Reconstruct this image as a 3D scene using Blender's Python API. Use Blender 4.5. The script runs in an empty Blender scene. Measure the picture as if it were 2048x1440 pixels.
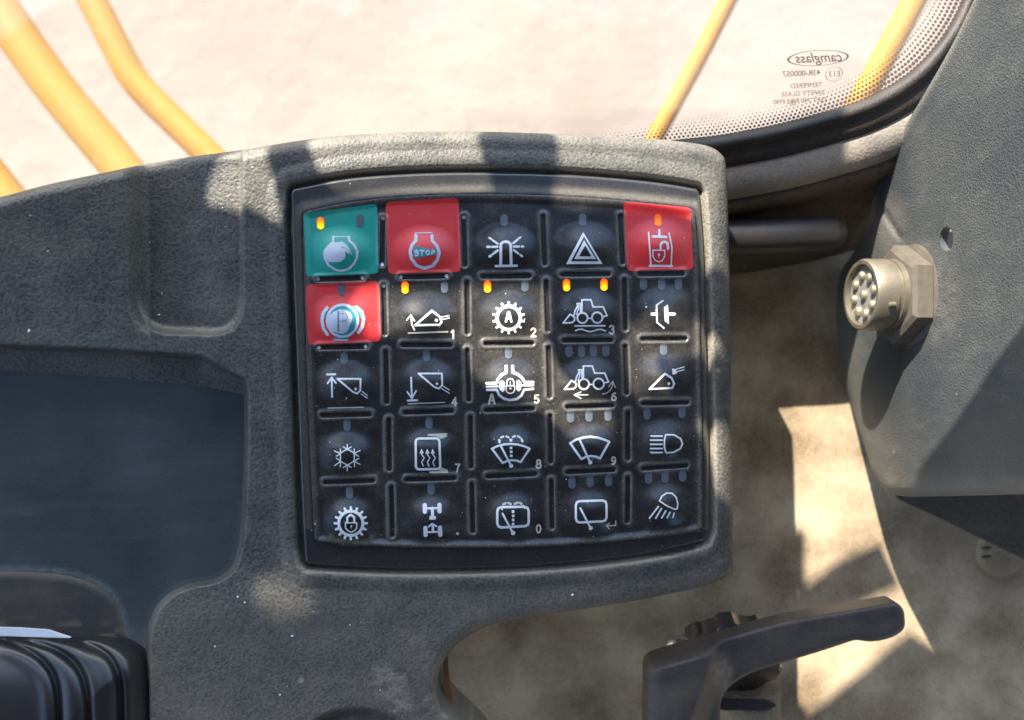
import bpy, bmesh, math, random
import numpy as np
from mathutils import Vector, Matrix
from mathutils.geometry import tessellate_polygon

# ------------------------------------------------------------------ units
# one working unit is 0.2 mm; the console lies about 1593 units (32 cm) below the camera
U = 0.0002
F = 1593.0
D = 1593.0
rng = np.random.default_rng(7)
random.seed(7)
SUN = np.array([0.62, -1.2, -1.0])            # travel direction of the sunlight

scene = bpy.context.scene
COL = scene.collection

# ------------------------------------------------------------------ camera
cam_d = bpy.data.cameras.new("camera")
cam = bpy.data.objects.new("camera", cam_d)
COL.objects.link(cam)
cam.location = (0, 0, D * U)
cam_d.sensor_width = 36.0
cam_d.lens = F / 2048 * 36.0
cam_d.clip_start = 0.01
cam_d.clip_end = 60
cam_d.dof.use_dof = True
cam_d.dof.focus_distance = (D + 70) * U
cam_d.dof.aperture_fstop = 7.0
scene.camera = cam

# ------------------------------------------------------------------ world, sun, exposure
world = bpy.data.worlds.new("World")
scene.world = world
world.use_nodes = True
wn = world.node_tree.nodes
wl = world.node_tree.links
bg = wn["Background"]
sky = wn.new("ShaderNodeTexSky")
sky.sky_type = 'NISHITA'
sky.sun_disc = False
to_sun = -SUN / np.linalg.norm(SUN)
elev = math.asin(to_sun[2])
sky.sun_elevation = elev
sky.sun_rotation = math.atan2(to_sun[0], to_sun[1])
sky.dust_density = 0.8
wl.new(sky.outputs[0], bg.inputs[0])
bg.inputs[1].default_value = 0.15
sun_d = bpy.data.lights.new("sun", 'SUN')
sun_d.energy = 5.0
sun_d.angle = math.radians(0.5)
sun_d.color = (1.0, 0.93, 0.82)
sun = bpy.data.objects.new("sun", sun_d)
COL.objects.link(sun)
sun.rotation_euler = Vector(tuple(SUN)).to_track_quat('-Z', 'Y').to_euler()
sun.location = (-1, 2, 2)
scene.view_settings.view_transform = 'Standard'
scene.view_settings.look = 'None'
scene.view_settings.gamma = 1
scene.view_settings.exposure = 1.6

# ------------------------------------------------------------------ small maths
def W(x, y, z):
    """point seen at (x, y) of the 2048 x 1440 view, at height z -> world metres"""
    s = (D - z) / F
    return np.stack([(x - 1024.0) * s * U, -(y - 720.0) * s * U, z * U + 0 * x], -1)

def P(x, y, z):
    s = (D - z) / F
    return Vector(((x - 1024.0) * s * U, -(y - 720.0) * s * U, z * U))

def smooth(a, b, x):
    t = np.clip((x - a) / (b - a), 0, 1)
    return t * t * (3 - 2 * t)

def catmull(pts, n=6, closed=False):
    pts = [np.array(p, float) for p in pts]
    m = len(pts)
    out = []
    rngi = range(m if closed else m - 1)
    for i in rngi:
        if closed:
            p0, p1, p2, p3 = pts[(i - 1) % m], pts[i], pts[(i + 1) % m], pts[(i + 2) % m]
        else:
            p0, p1, p2, p3 = pts[max(i - 1, 0)], pts[i], pts[i + 1], pts[min(i + 2, m - 1)]
        for k in range(n):
            t = k / n
            out.append(0.5 * ((2 * p1) + (-p0 + p2) * t + (2 * p0 - 5 * p1 + 4 * p2 - p3) * t * t + (-p0 + 3 * p1 - 3 * p2 + p3) * t ** 3))
    if not closed:
        out.append(pts[-1])
    return np.array(out)

def roundpoly(pts, r, n=5):
    """closed polygon with rounded corners; r is one radius or one per corner"""
    pts = [np.array(p, float) for p in pts]
    m = len(pts)
    rs = r if hasattr(r, '__len__') else [r] * m
    out = []
    for i in range(m):
        a, b, c = pts[i - 1], pts[i], pts[(i + 1) % m]
        u = a - b; v = c - b
        lu, lv = np.linalg.norm(u), np.linalg.norm(v)
        k = min(rs[i], lu * .49, lv * .49)
        p, q = b + u / lu * k, b + v / lv * k
        for j in range(n + 1):
            t = j / n
            out.append((1 - t) ** 2 * p + 2 * t * (1 - t) * b + t * t * q)
    return np.array(out)

def poly_sdf(px, py, poly):
    """signed distance, negative inside"""
    poly = np.asarray(poly, float)
    a = poly; b = np.roll(poly, -1, 0)
    shp = px.shape
    x = px.ravel(); y = py.ravel()
    res = np.empty(len(x))
    CH = 20000
    for s in range(0, len(x), CH):
        X = x[s:s + CH, None]; Y = y[s:s + CH, None]
        ex = (b - a)[:, 0][None]; ey = (b - a)[:, 1][None]
        wx = X - a[:, 0][None]; wy = Y - a[:, 1][None]
        t = np.clip((wx * ex + wy * ey) / (ex * ex + ey * ey + 1e-12), 0, 1)
        dx = wx - ex * t; dy = wy - ey * t
        d = np.sqrt((dx * dx + dy * dy).min(1))
        ay = a[:, 1][None]; by = b[:, 1][None]
        cond = (ay > Y) != (by > Y)
        den = np.where(np.abs(by - ay) < 1e-12, 1e-12, by - ay)
        xi = (b[:, 0][None] - a[:, 0][None]) * (Y - ay) / den + a[:, 0][None]
        inside = ((cond & (X < xi)).sum(1) % 2) == 1
        res[s:s + CH] = np.where(inside, -d, d)
    return res.reshape(shp)

class Field:
    """signed distance of a polygon, cached on a grid"""
    def __init__(self, poly, step=3.0, pad=70):
        poly = np.asarray(poly, float)
        self.x0, self.y0 = poly.min(0) - pad
        x1, y1 = poly.max(0) + pad
        self.s = step
        self.nx = int((x1 - self.x0) / step) + 2
        self.ny = int((y1 - self.y0) / step) + 2
        gx, gy = np.meshgrid(self.x0 + np.arange(self.nx) * step, self.y0 + np.arange(self.ny) * step)
        self.v = poly_sdf(gx, gy, poly)
    def __call__(self, x, y):
        fx = np.clip((x - self.x0) / self.s, 0, self.nx - 1.001)
        fy = np.clip((y - self.y0) / self.s, 0, self.ny - 1.001)
        i = fx.astype(int); j = fy.astype(int)
        u = fx - i; v = fy - j
        V = self.v
        return (V[j, i] * (1 - u) + V[j, i + 1] * u) * (1 - v) + (V[j + 1, i] * (1 - u) + V[j + 1, i + 1] * u) * v

# value noise
_tab = rng.random((256, 256))
def vnoise(x, y):
    i = np.floor(x).astype(int); j = np.floor(y).astype(int)
    u = x - i; v = y - j
    u = u * u * (3 - 2 * u); v = v * v * (3 - 2 * v)
    g = lambda a, b: _tab[a % 256, b % 256]
    return (g(i, j) * (1 - u) + g(i + 1, j) * u) * (1 - v) + (g(i, j + 1) * (1 - u) + g(i + 1, j + 1) * u) * v

def fbm(x, y):
    return (vnoise(x, y) * .5 + vnoise(x * 2.1 + 7, y * 2.1 + y * .3) * .28 + vnoise(x * 4.7 + y * .4, y * 4.7 + 3) * .22)

# ------------------------------------------------------------------ object helpers
def link(name, me, mat, parent=None):
    o = bpy.data.objects.new(name, me)
    COL.objects.link(o)
    if mat is not None:
        me.materials.append(mat)
    if parent is not None:
        o.parent = parent
        o.matrix_parent_inverse = parent.matrix_world.inverted()
    return o

def tag(o, label=None, cat=None, group=None, kind=None):
    if label: o['label'] = label
    if cat: o['category'] = cat
    if group: o['group'] = group
    if kind: o['kind'] = kind
    return o

def thing(name, label, cat, loc=(0, 0, 0), group=None):
    o = bpy.data.objects.new(name, None)
    COL.objects.link(o)
    o.empty_display_size = 0.01
    o.location = loc
    o.matrix_world = Matrix.Translation(loc)
    return tag(o, label, cat, group)

def mesh_np(name, V, Q, smooth_s=True, attrs=None):
    """V (n,3), Q (m,4) or list of faces"""
    me = bpy.data.meshes.new(name)
    if isinstance(Q, np.ndarray):
        k = Q.shape[1]
        me.vertices.add(len(V)); me.vertices.foreach_set("co", np.ascontiguousarray(V, np.float32).ravel())
        me.loops.add(Q.size); me.loops.foreach_set("vertex_index", Q.ravel().astype(np.int32))
        me.polygons.add(len(Q)); me.polygons.foreach_set("loop_start", np.arange(0, Q.size, k, dtype=np.int32))
        me.update(calc_edges=True)
    else:
        me.from_pydata([tuple(v) for v in V], [], Q)
    if smooth_s:
        me.polygons.foreach_set("use_smooth", np.ones(len(me.polygons), bool))
    if attrs:
        for k, v in attrs.items():
            a = me.attributes.new(k, 'FLOAT', 'POINT')
            a.data.foreach_set("value", np.ascontiguousarray(v, np.float32))
    me.update()
    return me

def hfield(name, sdf, zf, bbox, step, mat, parent=None, skirt=0, dust=None, skirt_dir=(0, 0, -1)):
    x0, y0, x1, y1 = bbox
    # snap the grid so that neighbouring sheets share it
    x0 = math.floor(x0 / step) * step; y0 = math.floor(y0 / step) * step
    nx = int((x1 - x0) / step) + 2; ny = int((y1 - y0) / step) + 2
    gx, gy = np.meshgrid(x0 + np.arange(nx) * step, y0 + np.arange(ny) * step)
    s = sdf(gx, gy)
    c = np.minimum(np.minimum(s[:-1, :-1], s[1:, :-1]), np.minimum(s[:-1, 1:], s[1:, 1:]))
    keep = c < 0
    e = 0.5
    out = s > 0
    X = gx.copy(); Y = gy.copy()
    for _ in range(2):
        ss = sdf(X, Y)
        dx = (sdf(X + e, Y) - sdf(X - e, Y)) / (2 * e); dy = (sdf(X, Y + e) - sdf(X, Y - e)) / (2 * e)
        g = np.sqrt(dx * dx + dy * dy) + 1e-6
        X = np.where(out, X - ss * dx / g, X); Y = np.where(out, Y - ss * dy / g, Y)
    idx = np.arange(nx * ny).reshape(ny, nx)
    q = np.stack([idx[1:, :-1], idx[1:, 1:], idx[:-1, 1:], idx[:-1, :-1]], -1)[keep]
    used = np.unique(q)
    remap = -np.ones(nx * ny, int); remap[used] = np.arange(len(used))
    q = remap[q]
    xs = X.ravel()[used]; ys = Y.ravel()[used]
    z = zf(xs, ys)
    V = W(xs, ys, z)
    A = dust(xs, ys) if dust is not None else np.zeros(len(xs))
    if skirt:
        ed = np.concatenate([q[:, [0, 1]], q[:, [1, 2]], q[:, [2, 3]], q[:, [3, 0]]])
        key = np.sort(ed, 1); kk = key[:, 0] * len(used) + key[:, 1]
        u, inv, cnt = np.unique(kk, return_inverse=True, return_counts=True)
        be = ed[cnt[inv] == 1]
        bv = np.unique(be)
        m = -np.ones(len(used), int); m[bv] = np.arange(len(bv))
        n0 = len(V)
        top = V[bv]; bot = top.copy(); bot += np.array(skirt_dir) * skirt * U
        V = np.concatenate([V, top, bot])
        A = np.concatenate([A, A[bv], A[bv]])
        sk = np.stack([n0 + m[be[:, 1]], n0 + m[be[:, 0]], n0 + len(bv) + m[be[:, 0]], n0 + len(bv) + m[be[:, 1]]], -1)
        q = np.concatenate([q, sk])
    me = mesh_np(name, V, q, True, {'dust': A})
    return link(name, me, mat, parent)

def sweep(name, path, profile, mat, parent=None, closed_profile=False, dust=None):
    """path: (n,2) view points; profile: [(offset to the right of travel, height)]"""
    path = np.asarray(path, float)
    t = np.gradient(path, axis=0); t /= np.linalg.norm(t, axis=1)[:, None] + 1e-9
    nrm = np.stack([-t[:, 1], t[:, 0]], 1)
    V = []
    for off, z in profile:
        p = path + nrm * off
        V.append(W(p[:, 0], p[:, 1], np.full(len(p), float(z))))
    V = np.array(V); k, n = V.shape[:2]
    idx = np.arange(k * n).reshape(k, n)
    q = np.stack([idx[:-1, :-1], idx[:-1, 1:], idx[1:, 1:], idx[1:, :-1]], -1).reshape(-1, 4)
    me = mesh_np(name, V.reshape(-1, 3), q, True, {'dust': np.zeros(k * n)})
    return link(name, me, mat, parent)

def tube(name, pts, r, mat, parent=None, seg=20, caps=True):
    """tube through world points (working units)"""
    pts = [Vector(p) for p in pts]
    bm = bmesh.new(); rings = []
    up = Vector((0.13, 0.2, 1)).normalized()
    for i, p in enumerate(pts):
        a = pts[max(i - 1, 0)]; b = pts[min(i + 1, len(pts) - 1)]
        t = (b - a).normalized()
        u = t.cross(up).normalized(); v = t.cross(u).normalized()
        rr = r[i] if hasattr(r, '__len__') else r
        rings.append([bm.verts.new((p + (u * math.cos(k / seg * 2 * math.pi) + v * math.sin(k / seg * 2 * math.pi)) * rr) * U) for k in range(seg)])
    for a, b in zip(rings, rings[1:]):
        for k in range(seg):
            bm.faces.new((a[k], a[(k + 1) % seg], b[(k + 1) % seg], b[k]))
    if caps:
        bm.faces.new(rings[0]); bm.faces.new(rings[-1][::-1])
    bmesh.ops.recalc_face_normals(bm, faces=bm.faces)
    me = bpy.data.meshes.new(name); bm.to_mesh(me); bm.free()
    for p in me.polygons: p.use_smooth = len(p.vertices) == 4
    return link(name, me, mat, parent)

def lathe(name, prof, origin, axis, mat, parent=None, seg=40, lobes=0, lobe_amp=0.0, sides=None):
    """prof: [(radius, distance along axis)] in working units"""
    axis = Vector(axis).normalized(); o = Vector(origin)
    ref = Vector((0, 1, 0)) if abs(axis.y) < 0.9 else Vector((1, 0, 0))
    u = (ref - axis * ref.dot(axis)).normalized(); v = axis.cross(u)
    bm = bmesh.new(); rings = []
    n = sides or seg
    for r, h in prof:
        ring = []
        for k in range(n):
            a = k / n * 2 * math.pi
            rr = r
            if lobes: rr = r * (1 + lobe_amp * (1 if math.sin(a * lobes) > 0 else -1) * min(1, abs(math.sin(a * lobes)) * 3))
            ring.append(bm.verts.new((o + (u * math.cos(a) + v * math.sin(a)) * rr + axis * h) * U))
        rings.append(ring)
    for a, b in zip(rings, rings[1:]):
        for k in range(n):
            bm.faces.new((a[k], a[(k + 1) % n], b[(k + 1) % n], b[k]))
    bm.faces.new(rings[-1])
    bm.faces.new(rings[0][::-1])
    bmesh.ops.recalc_face_normals(bm, faces=bm.faces)
    me = bpy.data.meshes.new(name); bm.to_mesh(me); bm.free()
    if not sides:
        for p in me.polygons: p.use_smooth = len(p.vertices) == 4
        me.set_sharp_from_angle(angle=math.radians(35))
    return link(name, me, mat, parent)

def plate(name, polys, z, thick, mat, parent=None, world_pts=False):
    """flat plate (outline and holes), polys in view points at height z, or in working units"""
    rings = []
    for poly in polys:
        if world_pts: rings.append([Vector((p[0] * U, p[1] * U, z * U)) for p in poly])
        else: rings.append([P(p[0], p[1], z) for p in poly])
    flat = [v for r in rings for v in r]
    tris = tessellate_polygon(rings)
    n = len(flat)
    V = flat + [v - Vector((0, 0, thick * U)) for v in flat]
    faces = [tuple(t) for t in tris] + [tuple(n + i for i in t[::-1]) for t in tris]
    s = 0
    for r in rings:
        m = len(r)
        for i in range(m):
            a, b = s + i, s + (i + 1) % m
            faces.append((a, b, n + b, n + a))
        s += m
    me = bpy.data.meshes.new(name); me.from_pydata([tuple(v) for v in V], [], faces)
    bm = bmesh.new(); bm.from_mesh(me); bmesh.ops.recalc_face_normals(bm, faces=bm.faces); bm.to_mesh(me); bm.free()
    return link(name, me, mat, parent)

# ------------------------------------------------------------------ materials
def new_mat(name):
    m = bpy.data.materials.new(name); m.use_nodes = True
    nt = m.node_tree
    return m, nt, nt.nodes["Principled BSDF"]

def N(nt, t, **kw):
    n = nt.nodes.new(t)
    for k, v in kw.items(): setattr(n, k, v)
    return n

def noise(nt, scale, detail=4, rough=0.55, coord=None):
    n = N(nt, "ShaderNodeTexNoise"); n.inputs['Scale'].default_value = scale
    n.inputs['Detail'].default_value = detail; n.inputs['Roughness'].default_value = rough
    nt.links.new(coord, n.inputs['Vector'])
    return n

def ramp(nt, src, a, b, ca=(0, 0, 0, 1), cb=(1, 1, 1, 1)):
    r = N(nt, "ShaderNodeValToRGB")
    r.color_ramp.elements[0].position = a; r.color_ramp.elements[1].position = b
    r.color_ramp.elements[0].color = ca; r.color_ramp.elements[1].color = cb
    nt.links.new(src, r.inputs[0]); return r

def mixc(nt, fac, a, b):
    m = N(nt, "ShaderNodeMix", data_type='RGBA')
    if isinstance(fac, (int, float)): m.inputs[0].default_value = fac
    else: nt.links.new(fac, m.inputs[0])
    for s, i in ((a, 6), (b, 7)):
        if isinstance(s, tuple): m.inputs[i].default_value = (*s[:3], 1)
        else: nt.links.new(s, m.inputs[i])
    return m.outputs[2]

def math2(nt, op, a, b=0.0, clamp=False):
    m = N(nt, "ShaderNodeMath", operation=op); m.use_clamp = clamp
    for s, i in ((a, 0), (b, 1)):
        if isinstance(s, (int, float)): m.inputs[i].default_value = s
        else: nt.links.new(s, m.inputs[i])
    return m.outputs[0]

def bump(nt, h, strength, dist, bsdf, prev=None):
    b = N(nt, "ShaderNodeBump"); b.inputs['Strength'].default_value = strength; b.inputs['Distance'].default_value = dist
    nt.links.new(h, b.inputs['Height'])
    if prev is not None: nt.links.new(prev, b.inputs['Normal'])
    nt.links.new(b.outputs[0], bsdf.inputs['Normal'])
    return b.outputs[0]

def grainy(name, base, dustc, amount=0.35, grain=900.0, bdist=0.0006, bstr=0.6, rough=0.6, spec=0.4, coarse=60.0, speck=0.0, attr=1.0, grain_dust=0.5, streak=0.6):
    """moulded plastic: leather grain, dust held in the grain, broad dusty blotches, a few specks"""
    m, nt, b = new_mat(name)
    tc = N(nt, "ShaderNodeTexCoord").outputs['Object']
    v = N(nt, "ShaderNodeTexVoronoi", feature='SMOOTH_F1'); v.inputs['Scale'].default_value = grain
    dn = noise(nt, grain * 0.8, 3, 0.6, tc)
    addv = N(nt, "ShaderNodeVectorMath", operation='MULTIPLY_ADD')
    nt.links.new(dn.outputs['Color'], addv.inputs[0]); addv.inputs[1].default_value = (1.2 / grain,) * 3
    nt.links.new(tc, addv.inputs[2]); nt.links.new(addv.outputs[0], v.inputs['Vector'])
    gn = noise(nt, grain * 1.1, 3, 0.6, tc)
    hgt = math2(nt, 'ADD', v.outputs['Distance'], math2(nt, 'MULTIPLY', gn.outputs['Fac'], 0.9))
    gr = ramp(nt, hgt, 0.55, 1.0)
    cn = noise(nt, coarse, 5, 0.6, tc)
    cr = ramp(nt, cn.outputs['Fac'], 0.35, 0.72)
    mp = N(nt, "ShaderNodeMapping"); mp.inputs['Scale'].default_value = (14, 110, 40); mp.inputs['Rotation'].default_value = (0, 0, 0.35)
    nt.links.new(tc, mp.inputs['Vector'])
    sn = noise(nt, 1.0, 6, 0.7, mp.outputs[0])
    st = ramp(nt, sn.outputs['Fac'], 0.52, 0.74)
    a = N(nt, "ShaderNodeAttribute", attribute_name='dust')
    f = math2(nt, 'ADD', math2(nt, 'MULTIPLY', cr.outputs[0], amount), math2(nt, 'MULTIPLY', st.outputs[0], amount * streak))
    f = math2(nt, 'ADD', f, math2(nt, 'MULTIPLY', gr.outputs[0], amount * grain_dust))
    ad = math2(nt, 'MULTIPLY', a.outputs['Fac'], math2(nt, 'ADD', math2(nt, 'MULTIPLY', gn.outputs['Fac'], 0.8), 0.35))
    f = math2(nt, 'ADD', f, math2(nt, 'MULTIPLY', ad, attr), True)
    if speck:
        sv = N(nt, "ShaderNodeTexVoronoi"); sv.inputs['Scale'].default_value = speck; nt.links.new(tc, sv.inputs['Vector'])
        sr = ramp(nt, sv.outputs['Distance'], 0.05, 0.10, (1, 1, 1, 1), (0, 0, 0, 1))
        wn_ = ramp(nt, sv.outputs['Color'], 0.62, 0.66)
        f = math2(nt, 'MAXIMUM', f, math2(nt, 'MULTIPLY', sr.outputs[0], wn_.outputs[0]))
    col = mixc(nt, f, base, dustc)
    nt.links.new(col, b.inputs['Base Color'])
    rr = math2(nt, 'ADD', math2(nt, 'MULTIPLY', f, 0.35), rough, True)
    nt.links.new(rr, b.inputs['Roughness'])
    b.inputs['Specular IOR Level'].default_value = spec
    bump(nt, hgt, bstr, bdist, b)
    return m

def film_mat(name, base, dust_amt=0.25, rough=0.27, dustc=(0.36, 0.32, 0.25), coat=0.6):
    """printed plastic film: glossy, fine leather grain, dust specks"""
    m, nt, b = new_mat(name)
    tc = N(nt, "ShaderNodeTexCoord").outputs['Object']
    n1 = noise(nt, 55, 5, 0.6, tc); n2 = noise(nt, 900, 3, 0.6, tc); n3 = noise(nt, 2200, 2, 0.5, tc)
    a = N(nt, "ShaderNodeAttribute", attribute_name='dust')
    f = math2(nt, 'MULTIPLY', ramp(nt, n1.outputs['Fac'], 0.3, 0.75).outputs[0], dust_amt)
    f = math2(nt, 'MULTIPLY', f, math2(nt, 'ADD', ramp(nt, n2.outputs['Fac'], 0.35, 0.7).outputs[0], 0.35))
    ad = math2(nt, 'MULTIPLY', a.outputs['Fac'], math2(nt, 'ADD', n2.outputs['Fac'], 0.4))
    f = math2(nt, 'ADD', f, ad, True)
    for sc, th in ((420.0, 0.80), (900.0, 0.80)):
        sv = N(nt, "ShaderNodeTexVoronoi"); sv.inputs['Scale'].default_value = sc; nt.links.new(tc, sv.inputs['Vector'])
        sr = ramp(nt, sv.outputs['Distance'], 0.07, 0.15, (1, 1, 1, 1), (0, 0, 0, 1))
        wr = ramp(nt, sv.outputs['Color'], th, th + 0.02)
        f = math2(nt, 'MAXIMUM', f, math2(nt, 'MULTIPLY', math2(nt, 'MULTIPLY', sr.outputs[0], wr.outputs[0]), 0.8))
    nt.links.new(mixc(nt, f, base, dustc), b.inputs['Base Color'])
    nt.links.new(math2(nt, 'ADD', math2(nt, 'MULTIPLY', f, 0.5), math2(nt, 'ADD', math2(nt, 'MULTIPLY', n1.outputs['Fac'], 0.05), rough - 0.025), True), b.inputs['Roughness'])
    b.inputs['Specular IOR Level'].default_value = 0.75
    b.inputs['Coat Weight'].default_value = coat; b.inputs['Coat Roughness'].default_value = 0.42
    bump(nt, n3.outputs['Fac'], 0.22, 0.0002, b)
    return m

def plain(name, base, rough=0.5, metal=0.0, var=0.15, scale=200.0, spec=0.5, bstr=0.0):
    m, nt, b = new_mat(name)
    tc = N(nt, "ShaderNodeTexCoord").outputs['Object']
    n = noise(nt, scale, 5, 0.6, tc)
    dark = tuple(c * (1 - var * 2) for c in base); lite = tuple(min(1, c * (1 + var * 2)) for c in base)
    nt.links.new(mixc(nt, n.outputs['Fac'], dark, lite), b.inputs['Base Color'])
    b.inputs['Roughness'].default_value = rough; b.inputs['Metallic'].default_value = metal
    b.inputs['Specular IOR Level'].default_value = spec
    if bstr: bump(nt, n.outputs['Fac'], bstr, 0.0006, b)
    return m

M = {}
M['console'] = grainy('moulded_dark_plastic', (0.037, 0.042, 0.046), (0.31, 0.275, 0.21), amount=0.22, grain=880, bdist=0.0006, bstr=0.45, rough=0.35, speck=55, grain_dust=1.05)
M['pocket'] = grainy('pocket_plastic', (0.045, 0.052, 0.060), (0.30, 0.26, 0.20), amount=0.2, grain=900, rough=0.5, speck=55)
M['tray'] = grainy('smooth_tray_plastic', (0.034, 0.045, 0.050), (0.17, 0.185, 0.185), amount=0.34, grain=2500, bdist=0.0002, bstr=0.25, rough=0.33, speck=45, coarse=16)
M['pad'] = grainy('raised_pad_plastic', (0.035, 0.038, 0.042), (0.26, 0.20, 0.13), amount=0.22, grain=2200, bdist=0.0002, bstr=0.3, rough=0.5, coarse=40)
M['boot'] = film_mat('ribbed_black_rubber', (0.012, 0.014, 0.017), 0.10, 0.30, (0.2, 0.14, 0.08))
M['housing'] = film_mat('keypad_housing_plastic', (0.006, 0.008, 0.013), 0.05, 0.22)
M['film'] = film_mat('black_keypad_film', (0.003, 0.005, 0.010), 0.11, 0.16)
M['green'] = film_mat('green_key_film', (0.003, 0.40, 0.30), 0.03, 0.3)
M['red'] = film_mat('red_key_film', (0.86, 0.040, 0.042), 0.03, 0.3)
M['print'] = plain('white_print', (0.88, 0.89, 0.93), 0.55, var=0.06, scale=600)
M['worn'] = plain('worn_grey_white_print', (0.66, 0.71, 0.80), 0.6, var=0.1, scale=900)
M['teal'] = plain('teal_print', (0.03, 0.33, 0.36), 0.5, var=0.2, scale=500)
M['cream'] = plain('cream_print', (0.60, 0.56, 0.46), 0.6, var=0.12, scale=900)
M['greyprint'] = plain('faint_grey_print', (0.20, 0.25, 0.32), 0.6, var=0.2, scale=900)
M['lens'] = film_mat('unlit_lamp_lens', (0.10, 0.125, 0.155), 0.15, 0.35)
M['pillar'] = grainy('pillar_paint', (0.026, 0.036, 0.044), (0.23, 0.21, 0.175), amount=0.22, grain=1300, bdist=0.0005, bstr=0.7, rough=0.45, speck=70, coarse=14)
M['rubber'] = grainy('window_rubber', (0.012, 0.011, 0.012), (0.30, 0.22, 0.16), amount=0.10, grain=1200, bdist=0.0003, rough=0.5, coarse=50)
M['frame'] = grainy('cab_frame_paint', (0.12, 0.12, 0.125), (0.42, 0.35, 0.26), amount=0.6, grain=900, bdist=0.0003, rough=0.6, coarse=22)
M['wall'] = grainy('dusty_brown_trim', (0.035, 0.028, 0.022), (0.20, 0.14, 0.09), amount=0.4, grain=300, bdist=0.0008, rough=0.6, coarse=14)
M['duct'] = film_mat('black_duct', (0.008, 0.008, 0.009), 0.12, 0.5, (0.2, 0.14, 0.1), 0.0)
M['floor'] = grainy('dusty_floor', (0.15, 0.10, 0.055), (0.50, 0.395, 0.26), amount=0.98, grain=900, bdist=0.0006, bstr=0.3, rough=0.75, coarse=24, grain_dust=0.25, streak=0.0)
M['lever'] = grainy('black_lever_plastic', (0.029, 0.031, 0.034), (0.30, 0.24, 0.17), amount=0.2, grain=1500, bdist=0.0003, bstr=0.35, rough=0.36, coarse=50)
M['knob'] = film_mat('glossy_black_knob', (0.012, 0.012, 0.014), 0.1, 0.2, (0.3, 0.22, 0.15))
M['column'] = grainy('dusty_column', (0.10, 0.085, 0.065), (0.34, 0.26, 0.17), amount=0.6, grain=700, rough=0.6, coarse=30)
M['orange'] = plain('orange_bounce_colour', (0.32, 0.13, 0.045), 0.7, var=0.3, scale=60)  # bounced light on the cut-out wall, put into the colour
M['metal'] = plain('dull_connector_metal', (0.20, 0.175, 0.13), 0.42, metal=0.55, var=0.22, scale=160, bstr=0.2)
M['nut'] = plain('grey_cast_nut', (0.135, 0.115, 0.09), 0.55, metal=0.3, var=0.2, scale=220, bstr=0.3)
M['pin'] = plain('pale_pins', (0.34, 0.30, 0.21), 0.4, metal=0.5, var=0.1, scale=300)
M['insert'] = plain('connector_insert', (0.20, 0.19, 0.17), 0.6, var=0.3, scale=300)
M['steel'] = plain('bright_steel', (0.7, 0.7, 0.7), 0.25, metal=0.9, var=0.05)
M['white'] = plain('white_trim', (0.75, 0.78, 0.82), 0.3, var=0.05)
M['yellow'] = plain('yellow_paint', (0.42, 0.195, 0.010), 0.7, var=0.10, scale=14)
M['frit'] = plain('brown_frit', (0.055, 0.035, 0.03), 0.6, var=0.1)
M['under'] = grainy('pillar_shade_colour', (0.018, 0.016, 0.014), (0.10, 0.08, 0.055), amount=0.5, grain=500, rough=0.7, coarse=12)  # shade below the pillar, put into a near-black colour
M['dark'] = plain('dark_steel', (0.03, 0.03, 0.032), 0.6, var=0.1)

# ground
m, nt, b = new_mat('pale_sandy_ground')
tc = N(nt, "ShaderNodeTexCoord").outputs['Object']
n1 = noise(nt, 2.2, 6, 0.6, tc); n2 = noise(nt, 14, 5, 0.65, tc)
c = mixc(nt, ramp(nt, n1.outputs['Fac'], 0.35, 0.68).outputs[0], (0.285, 0.217, 0.178), (0.365, 0.29, 0.236))
c = mixc(nt, math2(nt, 'MULTIPLY', ramp(nt, n2.outputs['Fac'], 0.45, 0.75).outputs[0], 0.3), c, (0.26, 0.19, 0.145))
nt.links.new(c, b.inputs['Base Color']); b.inputs['Roughness'].default_value = 0.95
bump(nt, n2.outputs['Fac'], 0.3, 0.03, b)
M['ground'] = m

# glass
m, nt, b = new_mat('window_glass')
nt.nodes.remove(b)
out = nt.nodes["Material Output"]
tr = N(nt, "ShaderNodeBsdfTransparent"); tr.inputs[0].default_value = (0.95, 0.97, 0.95, 1)
gl = N(nt, "ShaderNodeBsdfGlossy"); gl.inputs['Roughness'].default_value = 0.02
fr = N(nt, "ShaderNodeFresnel"); fr.inputs[0].default_value = 1.45
mx = N(nt, "ShaderNodeMixShader")
nt.links.new(fr.outputs[0], mx.inputs[0]); nt.links.new(tr.outputs[0], mx.inputs[1]); nt.links.new(gl.outputs[0], mx.inputs[2])
df = N(nt, "ShaderNodeBsdfDiffuse"); df.inputs[0].default_value = (0.72, 0.66, 0.58, 1)
tcg = N(nt, "ShaderNodeTexCoord").outputs['Object']
ng = noise(nt, 14, 6, 0.65, tcg); nf = noise(nt, 300, 3, 0.6, tcg)
dfac = math2(nt, 'ADD', math2(nt, 'MULTIPLY', ramp(nt, ng.outputs['Fac'], 0.35, 0.75).outputs[0], 0.07), math2(nt, 'MULTIPLY', ramp(nt, nf.outputs['Fac'], 0.5, 0.8).outputs[0], 0.05))
dfac = math2(nt, 'ADD', dfac, 0.035)
m2 = N(nt, "ShaderNodeMixShader")
nt.links.new(dfac, m2.inputs[0]); nt.links.new(mx.outputs[0], m2.inputs[1]); nt.links.new(df.outputs[0], m2.inputs[2])
nt.links.new(m2.outputs[0], out.inputs[0])
M['glass'] = m

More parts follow.
